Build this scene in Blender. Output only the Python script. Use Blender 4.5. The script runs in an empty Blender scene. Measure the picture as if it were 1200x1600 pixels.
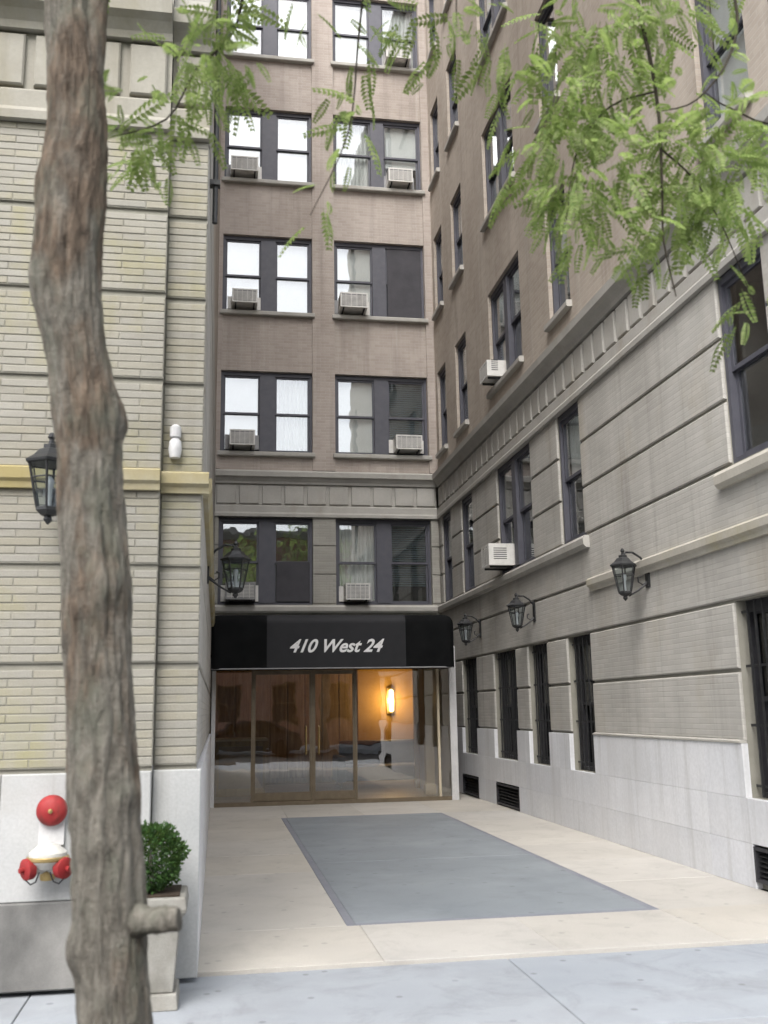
import bpy, bmesh, math, random
import numpy as np
from mathutils import Vector, Matrix, noise as mnoise
random.seed(7); rng = np.random.default_rng(7)
sc = bpy.context.scene
col = sc.collection
R = math.radians

# ---------------------------------------------------------------- camera
cam = bpy.data.cameras.new('camera'); co = bpy.data.objects.new('camera', cam); col.objects.link(co)
yaw, pit, rol = 0.16724161, 0.19781097, -0.01701951
fwd = Vector((math.sin(yaw)*math.cos(pit), math.cos(yaw)*math.cos(pit), math.sin(pit)))
rgt = Vector((math.cos(yaw), -math.sin(yaw), 0)); upv = rgt.cross(fwd)
r2 = rgt*math.cos(rol) + upv*math.sin(rol); u2 = upv*math.cos(rol) - rgt*math.sin(rol)
mt = Matrix((r2, u2, -fwd)).transposed().to_4x4(); mt.translation = (0, 0, 1.6)
co.matrix_world = mt
cam.sensor_fit = 'VERTICAL'; cam.sensor_height = 36; cam.lens = 36*1545.9/1600
cam.clip_start = .05; cam.clip_end = 2000
sc.camera = co
cam.dof.use_dof = True; cam.dof.focus_distance = 16; cam.dof.aperture_fstop = 2.6
# ---------------------------------------------------------------- sky, sun, exposure
SUN_EL, SUN_AZ = R(50), R(203)          # azimuth clockwise from +Y
w = bpy.data.worlds.new('World'); sc.world = w; w.use_nodes = True
nt = w.node_tree; nt.nodes.clear()
sky = nt.nodes.new('ShaderNodeTexSky'); sky.sky_type = 'NISHITA'; sky.sun_disc = False
sky.sun_elevation = SUN_EL; sky.sun_rotation = SUN_AZ; sky.dust_density = 4; sky.air_density = 1.0
hs = nt.nodes.new('ShaderNodeHueSaturation'); hs.inputs['Saturation'].default_value = .34
bg = nt.nodes.new('ShaderNodeBackground'); bg.inputs[1].default_value = .15
wo = nt.nodes.new('ShaderNodeOutputWorld')
nt.links.new(sky.outputs[0], hs.inputs['Color']); nt.links.new(hs.outputs[0], bg.inputs[0]); nt.links.new(bg.outputs[0], wo.inputs[0])
sun = bpy.data.lights.new('sun', 'SUN'); sun.energy = .55; sun.angle = R(40); sun.color = (1, .975, .94)
so = bpy.data.objects.new('sun', sun); col.objects.link(so)
sd = Vector((math.sin(SUN_AZ)*math.cos(SUN_EL), math.cos(SUN_AZ)*math.cos(SUN_EL), math.sin(SUN_EL)))
so.rotation_euler = sd.to_track_quat('Z', 'Y').to_euler(); so.location = sd*60
sc.view_settings.view_transform = 'Standard'; sc.view_settings.look = 'None'
sc.view_settings.gamma = 1; sc.view_settings.exposure = 1.66
sc.render.engine = 'CYCLES'
sc.cycles.max_bounces = 8; sc.cycles.transparent_max_bounces = 12; sc.cycles.use_denoising = True
sc.cycles.sample_clamp_indirect = 6; sc.cycles.caustics_reflective = False; sc.cycles.caustics_refractive = False

# ---------------------------------------------------------------- material helpers
def nodes(name):
    m = bpy.data.materials.new(name); m.use_nodes = True
    t = m.node_tree; t.nodes.clear()
    out = t.nodes.new('ShaderNodeOutputMaterial'); b = t.nodes.new('ShaderNodeBsdfPrincipled')
    t.links.new(b.outputs[0], out.inputs[0])
    return m, t, b, out
def pos(t, scale=(1,1,1), swz=None):
    g = t.nodes.new('ShaderNodeNewGeometry'); s = g.outputs['Position']
    if swz:
        sp = t.nodes.new('ShaderNodeSeparateXYZ'); cb = t.nodes.new('ShaderNodeCombineXYZ')
        t.links.new(s, sp.inputs[0])
        for i, a in enumerate(swz):
            if a in 'XYZ': t.links.new(sp.outputs[a], cb.inputs[i])
        s = cb.outputs[0]
    mp = t.nodes.new('ShaderNodeMapping'); mp.inputs['Scale'].default_value = scale
    t.links.new(s, mp.inputs[0]); return mp.outputs[0]
def noise(t, vec, scale=5, detail=4, rough=.55, dist=0):
    n = t.nodes.new('ShaderNodeTexNoise'); t.links.new(vec, n.inputs['Vector'])
    n.inputs['Scale'].default_value = scale; n.inputs['Detail'].default_value = detail
    n.inputs['Roughness'].default_value = rough; n.inputs['Distortion'].default_value = dist
    return n.outputs['Fac']
def ramp(t, f, lo, hi, a=(0,0,0), b=(1,1,1)):
    r = t.nodes.new('ShaderNodeValToRGB'); r.color_ramp.elements[0].position = lo; r.color_ramp.elements[1].position = hi
    r.color_ramp.elements[0].color = (*a, 1); r.color_ramp.elements[1].color = (*b, 1)
    t.links.new(f, r.inputs[0]); return r.outputs[0]
def val(t, x):
    return x
def mix(t, f, a, b, mode='MIX'):
    m = t.nodes.new('ShaderNodeMix'); m.data_type = 'RGBA'; m.blend_type = mode
    for s, v in ((m.inputs[0], f), (m.inputs[6], a), (m.inputs[7], b)):
        if isinstance(v, (int, float)): s.default_value = v
        elif isinstance(v, tuple): s.default_value = (*v, 1)
        else: t.links.new(v, s)
    return m.outputs[2]
def math_(t, op, a, b=0.0):
    m = t.nodes.new('ShaderNodeMath'); m.operation = op
    for s, v in ((m.inputs[0], a), (m.inputs[1], b)):
        if isinstance(v, (int, float)): s.default_value = v
        else: t.links.new(v, s)
    return m.outputs[0]
def bump(t, b, h, strength=.3, dist=.01):
    n = t.nodes.new('ShaderNodeBump'); n.inputs['Strength'].default_value = strength; n.inputs['Distance'].default_value = dist
    t.links.new(h, n.inputs['Height']); t.links.new(n.outputs[0], b.inputs['Normal'])
def generic(name, ca, cb, scale=4, vec=(1,1,1), rough=.8, bs=60, bst=.25, metal=0, stain=None, spec=.3, var=0, lo=.3, hi=.7, streak=None, spots=None):
    m, t, b, o = nodes(name)
    p = pos(t, vec); c = mix(t, ramp(t, noise(t, p, scale, 5), lo, hi), ca, cb)
    fine = noise(t, pos(t), bs, 3)
    c = mix(t, ramp(t, fine, .3, .75), c, mix(t, .88, (0,0,0), c))
    if stain:
        sc_, ss, slo, shi, sv = stain
        c = mix(t, math_(t, 'MULTIPLY', ramp(t, noise(t, pos(t, sv), ss, 5, .6), slo, shi), .85), c, sc_)
    if streak:                                    # run-off marks
        sc_, amt = streak
        c = mix(t, math_(t, 'MULTIPLY', ramp(t, noise(t, pos(t, (1,1,.045)), 5.5, 6, .7, .2), .52, .74), amt), c, sc_)
    if spots:                                     # gum, drips and small stains
        sc_, sz_, amt = spots
        vo = t.nodes.new('ShaderNodeTexVoronoi'); vo.voronoi_dimensions = '2D'; vo.inputs['Scale'].default_value = sz_; vo.inputs['Randomness'].default_value = 1
        t.links.new(pos(t), vo.inputs['Vector'])
        near = ramp(t, vo.outputs['Distance'], .05, .085, (1,1,1), (0,0,0)); sel = ramp(t, vo.outputs['Color'], .60, .65)
        c = mix(t, math_(t, 'MULTIPLY', math_(t, 'MULTIPLY', near, sel), amt), c, sc_)
        c = mix(t, math_(t, 'MULTIPLY', ramp(t, noise(t, pos(t), 2.1, 9, .74, .6), .50, .72), amt*.75), c, sc_)
    if var:
        oi = t.nodes.new('ShaderNodeObjectInfo'); g = t.nodes.new('ShaderNodeNewGeometry')
        rv = math_(t, 'FRACT', math_(t, 'ADD', oi.outputs['Random'], g.outputs['Random Per Island']))
        hsv = t.nodes.new('ShaderNodeHueSaturation'); t.links.new(c, hsv.inputs['Color'])
        t.links.new(math_(t, 'ADD', math_(t, 'MULTIPLY', rv, var), 1-var/2), hsv.inputs['Value'])
        rs = math_(t, 'FRACT', math_(t, 'MULTIPLY', rv, 7.31))
        t.links.new(math_(t, 'ADD', math_(t, 'MULTIPLY', rs, .5), .75), hsv.inputs['Saturation']); c = hsv.outputs[0]
    t.links.new(c, b.inputs['Base Color']); b.inputs['Roughness'].default_value = rough
    b.inputs['Metallic'].default_value = metal; b.inputs['Specular IOR Level'].default_value = spec
    if bst: bump(t, b, fine, bst, .006)
    return m
def brickmat(name, ca, cb, mortar, swz, bw=.205, rh=.068, rough=.9, stain=None):
    m, t, b, o = nodes(name)
    bt = t.nodes.new('ShaderNodeTexBrick'); t.links.new(pos(t, (1,1,1), swz), bt.inputs['Vector'])
    bt.inputs['Scale'].default_value = 1; bt.inputs['Brick Width'].default_value = bw; bt.inputs['Row Height'].default_value = rh
    bt.inputs['Mortar Size'].default_value = .006; bt.inputs['Mortar Smooth'].default_value = .3; bt.inputs['Bias'].default_value = -.1
    bt.inputs['Color1'].default_value = (*ca, 1); bt.inputs['Color2'].default_value = (*cb, 1); bt.inputs['Mortar'].default_value = (*mortar, 1)
    c = bt.outputs['Color']
    big = noise(t, pos(t, (1,1,.6)), .9, 5, .6)
    c = mix(t, ramp(t, big, .3, .72), mix(t, .82, (0,0,0), c), mix(t, .06, c, (1,1,1)))
    if stain:
        sc_, ss, slo, shi, sv = stain
        c = mix(t, math_(t, 'MULTIPLY', ramp(t, noise(t, pos(t, sv), ss, 5, .6), slo, shi), .6), c, sc_)
    c = mix(t, math_(t, 'MULTIPLY', ramp(t, noise(t, pos(t, (1,1,.045)), 4.5, 6, .7, .25), .52, .76), .38), c, (.15,.135,.115))
    c = mix(t, math_(t, 'MULTIPLY', ramp(t, noise(t, pos(t, (1,1,.05)), 3.1, 6, .7, .25), .56, .78), .30), c, (.60,.57,.53))
    t.links.new(c, b.inputs['Base Color']); b.inputs['Roughness'].default_value = rough; b.inputs['Specular IOR Level'].default_value = .2
    h = math_(t, 'ADD', math_(t, 'MULTIPLY', bt.outputs['Fac'], -1.0), math_(t, 'MULTIPLY', noise(t, pos(t), 70, 3), .5))
    bump(t, b, h, .5, .006)
    return m
def glassmat(name, ior=1.9, tint=(.85,.9,.9), rough=.0, ripple=0):
    m, t, b, o = nodes(name); t.nodes.remove(b)
    tr = t.nodes.new('ShaderNodeBsdfTransparent'); tr.inputs[0].default_value = (*tint, 1)
    gl = t.nodes.new('ShaderNodeBsdfGlossy'); gl.inputs['Roughness'].default_value = rough; gl.inputs[0].default_value = (.97, .98, 1, 1)
    g = t.nodes.new('ShaderNodeNewGeometry'); dp_ = t.nodes.new('ShaderNodeVectorMath'); dp_.operation = 'DOT_PRODUCT'
    t.links.new(g.outputs['Incoming'], dp_.inputs[0]); t.links.new(g.outputs['Normal'], dp_.inputs[1])
    k5 = math_(t, 'POWER', math_(t, 'SUBTRACT', 1.0, math_(t, 'ABSOLUTE', dp_.outputs['Value'])), 5.0)
    f0 = ((ior-1)/(ior+1))**2
    fr = math_(t, 'ADD', math_(t, 'MULTIPLY', k5, 1-f0), f0)
    mx = t.nodes.new('ShaderNodeMixShader')
    t.links.new(fr, mx.inputs[0]); t.links.new(tr.outputs[0], mx.inputs[1]); t.links.new(gl.outputs[0], mx.inputs[2]); t.links.new(mx.outputs[0], o.inputs[0])
    if ripple:
        n = t.nodes.new('ShaderNodeBump'); n.inputs['Strength'].default_value = ripple; n.inputs['Distance'].default_value = .02
        t.links.new(noise(t, pos(t), 1.7, 2), n.inputs['Height']); t.links.new(n.outputs[0], gl.inputs['Normal'])
    return m
def emit(name, c, s):
    m, t, b, o = nodes(name)
    b.inputs['Base Color'].default_value = (*c, 1); b.inputs['Emission Color'].default_value = (*c, 1); b.inputs['Emission Strength'].default_value = s
    return m
def leafmat(name, ca, cb, tr=.5):
    m, t, b, o = nodes(name)
    g = t.nodes.new('ShaderNodeNewGeometry')
    c = mix(t, g.outputs['Random Per Island'], ca, cb)
    c = mix(t, ramp(t, noise(t, pos(t), 2.2, 2), .35, .65), c, mix(t, .72, (0,0,0), c))
    t.links.new(c, b.inputs['Base Color']); b.inputs['Roughness'].default_value = .55; b.inputs['Specular IOR Level'].default_value = .35
    tl = t.nodes.new('ShaderNodeBsdfTranslucent'); t.links.new(mix(t, .5, c, (.34,.46,.12)), tl.inputs[0])
    mx = t.nodes.new('ShaderNodeMixShader'); mx.inputs[0].default_value = tr
    t.links.new(b.outputs[0], mx.inputs[1]); t.links.new(tl.outputs[0], mx.inputs[2]); t.links.new(mx.outputs[0], o.inputs[0])
    return m
def barkmat():
    m, t, b, o = nodes('bark')
    base = pos(t, (1,1,.24))
    wv = t.nodes.new('ShaderNodeVectorMath'); wv.operation = 'ADD'; nz_ = t.nodes.new('ShaderNodeTexNoise'); nz_.inputs['Scale'].default_value = 14; nz_.inputs['Detail'].default_value = 3
    t.links.new(base, nz_.inputs['Vector']); sc2 = t.nodes.new('ShaderNodeVectorMath'); sc2.operation = 'SCALE'; sc2.inputs['Scale'].default_value = .05
    t.links.new(nz_.outputs['Color'], sc2.inputs[0]); t.links.new(base, wv.inputs[0]); t.links.new(sc2.outputs[0], wv.inputs[1])
    vo = t.nodes.new('ShaderNodeTexVoronoi'); vo.feature = 'DISTANCE_TO_EDGE'; vo.inputs['Scale'].default_value = 19; t.links.new(wv.outputs[0], vo.inputs['Vector'])
    crack = ramp(t, vo.outputs['Distance'], .0, .16)
    f1 = noise(t, base, 30, 7, .68, .3); f4 = noise(t, pos(t), 85, 5, .7)
    c = mix(t, ramp(t, f1, .32, .68), (.08,.073,.062), (.225,.21,.18))
    c = mix(t, math_(t, 'MULTIPLY', ramp(t, f4, .42, .7), .5), c, (.27,.26,.225))
    sp = t.nodes.new('ShaderNodeSeparateXYZ'); g = t.nodes.new('ShaderNodeNewGeometry'); t.links.new(g.outputs['Position'], sp.inputs[0])
    f2 = math_(t, 'ADD', noise(t, pos(t, (1,1,.45)), 5.2, 5, .62, .5), math_(t, 'MULTIPLY', math_(t, 'ADD', sp.outputs[2], -2.2), .035))
    c = mix(t, math_(t, 'MULTIPLY', ramp(t, f2, .48, .61), .68), c, mix(t, ramp(t, f1, .35, .68), (.055,.038,.027), (.19,.13,.088)))
    f3 = noise(t, pos(t, (1,1,.6)), 7, 5, .65)
    c = mix(t, math_(t, 'MULTIPLY', ramp(t, f3, .50, .64), .55), c, (.135,.145,.115))
    c = mix(t, math_(t, 'MULTIPLY', crack, 1.0), mix(t, .72, (.02,.017,.014), c), c)
    t.links.new(c, b.inputs['Base Color']); b.inputs['Roughness'].default_value = .95; b.inputs['Specular IOR Level'].default_value = .12
    h = math_(t, 'ADD', math_(t, 'MULTIPLY', crack, .35), math_(t, 'ADD', f1, math_(t, 'MULTIPLY', f4, .7)))
    bump(t, b, h, .8, .014)
    return m

YST = (.33,.27,.11)
MAT = dict(
 roman = generic('pale_roman_brick', (.288,.274,.232), (.338,.322,.274), 3, (1,1,4), .9, 90, .35, var=.08, streak=((.22,.205,.16), .45), stain=((.28,.265,.14), 1.6, .56, .78, (1,1,.7))),
 mortar = generic('mortar', (.25,.243,.207), (.30,.29,.25), 6, (1,1,1), .95, 120, .4),
 band = brickmat('grey_buff_brick', (.42,.405,.375), (.48,.465,.43), (.42,.405,.375), 'YZ0', .30, .0545, stain=((.33,.28,.20), 1.1, .55, .8, (1,1,.5))),
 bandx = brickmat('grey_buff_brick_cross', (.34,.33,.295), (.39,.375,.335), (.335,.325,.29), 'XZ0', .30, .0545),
 brown = brickmat('brown_brick_side', (.40,.345,.29), (.46,.40,.34), (.44,.395,.345), 'YZ0'),
 brownx = brickmat('brown_brick_rear', (.40,.345,.305), (.455,.395,.355), (.44,.395,.355), 'XZ0'),
 stone = generic('limestone_trim', (.375,.362,.335), (.455,.442,.41), 2.5, (1,1,1), .8, 40, .25, stain=((.30,.27,.22), 2.2, .55, .8, (1,1,.4))),
 ystone = generic('yellowed_limestone', (.36,.325,.225), (.42,.385,.29), 3, (1,1,1), .8, 40, .25, stain=(YST, 1.3, .40, .66, (1,1,1))),
 rbelt = generic('warm_limestone', (.43,.405,.355), (.50,.475,.42), 3, (1,1,1), .8, 40, .25, stain=((.36,.32,.19), 1.1, .52, .75, (1,1,1))),
 marble = generic('white_marble', (.70,.715,.75), (.78,.79,.82), 1.3, (1,1,1.5), .5, 30, .08, spec=.35, var=.12, streak=((.42,.42,.41), .55), stain=((.60,.605,.62), .9, .5, .75, (1,1,.3))),
 lmarble = generic('grey_base_stone', (.40,.41,.41), (.48,.485,.48), 1.6, (1,1,1), .7, 60, .2, streak=((.30,.29,.27), .6), stain=((.36,.35,.33), 2.0, .5, .75, (1,1,1))),
 lstone = generic('cream_limestone', (.275,.262,.225), (.335,.322,.28), 2.5, (1,1,1), .85, 40, .25, streak=((.18,.165,.13), .5), stain=((.23,.21,.15), 2.2, .5, .75, (1,1,.4))),
 granite = generic('weathered_granite', (.08,.08,.078), (.33,.325,.31), 1.6, (1,1,.7), .75, 120, .2),
 paving = generic('cream_paving', (.465,.442,.402), (.525,.50,.457), 1.2, (1,1,1), .75, 90, .2, var=.07, spots=((.26,.25,.235), 3.1, .5), stain=((.42,.40,.37), .8, .5, .75, (1,1,1))),
 inlay = generic('blue_grey_inlay', (.215,.24,.262), (.262,.288,.31), .9, (1,1,1), .7, 160, .3, spots=((.14,.155,.17), 2.7, .5), stain=((.29,.315,.34), .7, .48, .75, (1,1,1))),
 inlay_edge = generic('inlay_edging', (.20,.21,.25), (.25,.26,.29), 3, (1,1,1), .6, 50, .15),
 walk = generic('sidewalk_concrete', (.29,.31,.335), (.36,.38,.405), .8, (1,1,1), .85, 170, .4, var=.08, spots=((.15,.155,.16), 3.4, .6), stain=((.24,.25,.265), 1.3, .52, .8, (1,1,1))),
 asphalt = generic('asphalt', (.04,.04,.042), (.065,.065,.066), 1.2, (1,1,1), .9, 200, .5),
 curb = generic('granite_curb', (.25,.25,.25), (.34,.34,.34), 8, (1,1,1), .8, 120, .2),
 soil = generic('soil', (.03,.022,.015), (.07,.05,.035), 12, (1,1,1), 1, 90, .8),
 frame = generic('dark_window_paint', (.075,.076,.095), (.095,.096,.115), 6, (1,1,1), .5, 80, .05, spec=.4),
 frame2 = generic('black_window_paint', (.03,.03,.035), (.045,.045,.05), 6, (1,1,1), .5, 80, .05),
 room = generic('dim_room', (.10,.095,.09), (.16,.15,.14), 1.2, (1,1,1), .95, 20, 0),
 blind = generic('white_blind', (.74,.735,.71), (.82,.815,.80), 2, (1,1,1), .85, 40, .05),
 curtain = generic('pale_curtain', (.60,.60,.58), (.74,.74,.72), 9, (2,2,.05), .9, 40, .1),
 bluescreen = generic('blue_grey_shade', (.38,.45,.49), (.46,.53,.57), 2, (1,1,1), .85, 40, .05),
 darkscreen = generic('charcoal_screen', (.055,.054,.062), (.075,.073,.082), 3, (1,1,1), .8, 40, .1),
 glass = glassmat('window_glass', 2.05, (.93,.95,.95), 0, .10),
 gglass = glassmat('dark_window_glass', 1.5, (.5,.52,.54), 0, .03),
 eglass = glassmat('entrance_glass', 2.3, (.93,.91,.86), 0, .09),
 lglass = glassmat('lantern_glass', 1.6, (.8,.85,.87), .08),
 iron = generic('black_iron', (.012,.013,.014), (.03,.031,.033), 20, (1,1,1), .5, 120, .15, spec=.5),
 acwhite = generic('ac_enamel', (.62,.61,.58), (.72,.71,.68), 6, (1,1,1), .5, 60, .03, stain=((.42,.39,.34), 6, .55, .8, (1,1,.4))),
 acgrey = generic('ac_grey', (.24,.24,.245), (.32,.32,.325), 6, (1,1,1), .5, 60, .03),
 acdark = generic('ac_slot', (.03,.03,.032), (.05,.05,.05), 6, (1,1,1), .7, 60, 0),
 canvas = generic('black_canvas', (.004,.0045,.005), (.009,.0095,.010), 3, (1,1,1), .85, 300, .25, spec=.08),
 panelc = generic('charcoal_canvas', (.013,.0135,.016), (.019,.0195,.0225), 3, (1,1,1), .65, 300, .25),
 letter = generic('white_letter', (.72,.72,.72), (.8,.8,.8), 8, (1,1,1), .6, 100, 0),
 white = generic('white_paint', (.54,.54,.545), (.62,.62,.62), 4, (1,1,1), .55, 40, .05),
 bronze = generic('bronze_frame', (.15,.12,.08), (.20,.16,.11), 8, (1,1,1), .45, 80, .05, metal=.3, spec=.5),
 brass = generic('old_brass', (.42,.31,.13), (.50,.38,.18), 12, (1,1,1), .4, 80, .1, metal=.8),
 red = generic('red_enamel', (.26,.02,.022), (.34,.034,.034), 9, (1,1,1), .55, 80, .15, spec=.3, stain=((.16,.03,.025), 14, .5, .7, (1,1,.5))),
 silver = generic('pale_metal', (.46,.455,.42), (.60,.59,.55), 9, (1,1,1), .4, 80, .08),
 planter = generic('cast_stone', (.24,.235,.21), (.34,.33,.30), 7, (1,1,1), .85, 90, .3, stain=((.15,.14,.12), 3, .50, .78, (1,1,.5))),
 wood = generic('lobby_wood', (.24,.175,.085), (.40,.30,.155), 5, (4,4,.35), .45, 60, .05),
 ochre = generic('ochre_lamp_wash', (.34,.21,.055), (.44,.28,.09), 2, (1,1,1), .8, 60, .05),  # the sconce's golden wall wash is painted into this ochre
 cream = generic('cream_plaster', (.52,.45,.33), (.60,.53,.40), 2, (1,1,1), .85, 60, .05),
 lfloor = generic('lobby_floor', (.19,.155,.115), (.28,.235,.18), 2, (1,1,1), .3, 60, .02, spec=.5),
 leather = generic('dark_leather', (.03,.026,.024), (.055,.045,.04), 7, (1,1,1), .5, 120, .2),
 carpaint = generic('dark_car_paint', (.02,.022,.026), (.028,.03,.034), 3, (1,1,1), .25, 60, 0, spec=.6),
 tyre = generic('tyre_rubber', (.015,.015,.015), (.025,.025,.025), 9, (1,1,1), .9, 90, .2),
 redbrick = brickmat('street_red_brick', (.26,.12,.085), (.33,.17,.12), (.32,.28,.24), 'XZ0'),
 bark = barkmat(), twigbark = generic('twig_bark', (.035,.03,.024), (.07,.06,.045), 30, (1,1,1), .9, 90, .3),
 stubwood = generic('cut_wood', (.07,.048,.035), (.17,.12,.088), 16, (1,1,1), .95, 120, .6),
 leaf = leafmat('locust_leaf', (.17,.27,.07), (.42,.50,.21)),
 box_leaf = leafmat('boxwood_leaf', (.018,.055,.014), (.05,.12,.028), .25),
 lampglow = emit('sconce_glow', (1, .72, .28), 3),
)
MAT['roof'] = MAT['asphalt']

# ---------------------------------------------------------------- mesh helpers
WL = {}
def tag(o, label=None, cat=None, group=None, kind=None):
    if label: o['label'] = label
    if cat: o['category'] = cat
    if group: o['group'] = group
    if kind: o['kind'] = kind
    return o
def link(o, parent=None):
    col.objects.link(o)
    if parent is not None:
        o.parent = parent; o.matrix_parent_inverse = Matrix.Translation(-WL.get(parent.name, Vector((0,0,0))))
    WL[o.name] = Vector(o.location)
    return o
def thing(name, loc, label, cat, group=None):
    o = bpy.data.objects.new(name, None); o.location = loc; o.empty_display_size = .2
    link(o); return tag(o, label, cat, group)
ID = lambda u, d, z: (u, d, z)
REAR = lambda u, d, z: (u, 20.9-d, z)
RIGHT = lambda u, d, z: (4.75-d, u, z)
LFR = lambda u, d, z: (u, 6.6-d, z)
LIN = lambda u, d, z: (-.12+d, u, z)
VEST = lambda u, d, z: (u, 18-d, z)
RFR = lambda u, d, z: (u, 6.7-d, z)
class MB:
    def __init__(s, T=ID): s.v = []; s.f = []; s.T = T
    def pts(s, P):
        n = len(s.v); s.v += [s.T(*p) for p in P]; return n
    def box(s, u0, u1, d0, d1, z0, z1):
        n = s.pts([(u0,d0,z0),(u1,d0,z0),(u1,d1,z0),(u0,d1,z0),(u0,d0,z1),(u1,d0,z1),(u1,d1,z1),(u0,d1,z1)])
        s.f += [tuple(n+i for i in q) for q in ((0,3,2,1),(4,5,6,7),(0,1,5,4),(1,2,6,5),(2,3,7,6),(3,0,4,7))]; return s
    def cbox(s, u0, u1, d0, d1, z0, z1, c=.006):
        e = d1-c
        n = s.pts([(u0,d0,z0),(u1,d0,z0),(u1,d0,z1),(u0,d0,z1),(u0,e,z0),(u1,e,z0),(u1,e,z1),(u0,e,z1),
                   (u0+c,d1,z0+c),(u1-c,d1,z0+c),(u1-c,d1,z1-c),(u0+c,d1,z1-c)])
        q = [(3,2,1,0),(8,9,10,11)]
        for k in range(4):
            j = (k+1) % 4; q += [(k,j,4+j,4+k),(4+k,4+j,8+j,8+k)]
        s.f += [tuple(n+i for i in a) for a in q]; return s
    def quad(s, *P): n = s.pts(P); s.f.append(tuple(range(n, n+len(P)))); return s
    def prism(s, prof, u0, u1):
        k = len(prof); n = s.pts([(u0,d,z) for d, z in prof] + [(u1,d,z) for d, z in prof])
        for i in range(k): j = (i+1) % k; s.f.append((n+i, n+j, n+k+j, n+k+i))
        s.f += [tuple(range(n+k-1, n-1, -1)), tuple(range(n+k, n+2*k))]; return s
    def tube(s, path, rad, n=10, cap=True):
        P = [Vector(p) for p in path]; rr = rad if isinstance(rad, (list, tuple)) else [rad]*len(P)
        st = len(s.v); ref = Vector((.31,.95,.07))
        for i, p in enumerate(P):
            t = (P[min(i+1, len(P)-1)] - P[max(i-1, 0)]).normalized()
            a = t.cross(ref if abs(t.dot(ref)) < .95 else Vector((1,0,0))).normalized(); b = t.cross(a)
            s.pts([tuple(p + (a*math.cos(2*math.pi*k/n) + b*math.sin(2*math.pi*k/n))*rr[i]) for k in range(n)])
        for i in range(len(P)-1):
            for k in range(n):
                j = (k+1) % n; s.f.append((st+i*n+k, st+i*n+j, st+(i+1)*n+j, st+(i+1)*n+k))
        if cap:
            s.f += [tuple(st+k for k in range(n-1, -1, -1)), tuple(st+(len(P)-1)*n+k for k in range(n))]
        return s
    def lathe(s, prof, c=(0,0,0), axis='Z', n=20, rot=0, sx=1):
        st = len(s.v)
        for r, h in prof:
            for k in range(n):
                a = 2*math.pi*k/n + rot; x, y = r*math.cos(a), r*math.sin(a)
                p = {'Z': (x*sx, y, h), 'Y': (x, h, y), 'X': (h, x, y)}[axis]
                s.v.append(s.T(c[0]+p[0], c[1]+p[1], c[2]+p[2]))
        for i in range(len(prof)-1):
            for k in range(n):
                j = (k+1) % n; s.f.append((st+i*n+k, st+i*n+j, st+(i+1)*n+j, st+(i+1)*n+k))
        s.f += [tuple(st+k for k in range(n-1, -1, -1)), tuple(st+(len(prof)-1)*n+k for k in range(n))]
        return s
    def mesh(s, name, mat, smooth=False):
        me = bpy.data.meshes.new(name); me.from_pydata(s.v, [], s.f)
        bm = bmesh.new(); bm.from_mesh(me); bmesh.ops.recalc_face_normals(bm, faces=bm.faces); bm.to_mesh(me); bm.free()
        if smooth:
            me.polygons.foreach_set('use_smooth', [True]*len(me.polygons))
            me.set_sharp_from_angle(angle=R(40))
        me.materials.append(MAT[mat]); return me
    def build(s, name, mat, parent=None, smooth=False, bevel=0):
        o = bpy.data.objects.new(name, s.mesh(name, mat, smooth)); link(o, parent)
        if bevel:
            m = o.modifiers.new('bevel', 'BEVEL'); m.width = bevel; m.segments = 2; m.limit_method = 'ANGLE'
        return o
def B(T, *a): return MB(T).box(*a)

def sheet(T, u0, u1, z0, z1, holes, d=0, reveal=.22):
    """wall face with real openings and reveals"""
    m = MB(T)
    us = sorted({u0, u1, *[h[0] for h in holes], *[h[1] for h in holes]}); us = [u for u in us if u0 <= u <= u1]
    zs = sorted({z0, z1, *[h[2] for h in holes], *[h[3] for h in holes]}); zs = [z for z in zs if z0 <= z <= z1]
    for i in range(len(us)-1):
        for j in range(len(zs)-1):
            cu, cz = (us[i]+us[i+1])/2, (zs[j]+zs[j+1])/2
            if any(h[0] < cu < h[1] and h[2] < cz < h[3] for h in holes): continue
            m.quad((us[i],d,zs[j]), (us[i+1],d,zs[j]), (us[i+1],d,zs[j+1]), (us[i],d,zs[j+1]))
    for a, b, c, e in holes:
        c = max(c, z0); e = min(e, z1)
        if e <= c: continue
        r = d-reveal
        m.quad((a,d,c),(a,r,c),(a,r,e),(a,d,e)); m.quad((b,d,c),(b,d,e),(b,r,e),(b,r,c))
        m.quad((a,d,c),(b,d,c),(b,r,c),(a,r,c)); m.quad((a,d,e),(a,r,e),(b,r,e),(b,d,e))
    return m
def spans(u0, u1, holes, z0, z1):
    """free stretches of a course between openings"""
    cuts = sorted((h[0], h[1]) for h in holes if h[2] < z1-.06 and h[3] > z0+.06)
    out = []; a = u0
    for c, e in cuts:
        if e <= a or c >= u1: continue
        if c > a: out.append((a, c))
        a = max(a, e)
    if a < u1: out.append((a, u1))
    return out

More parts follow.
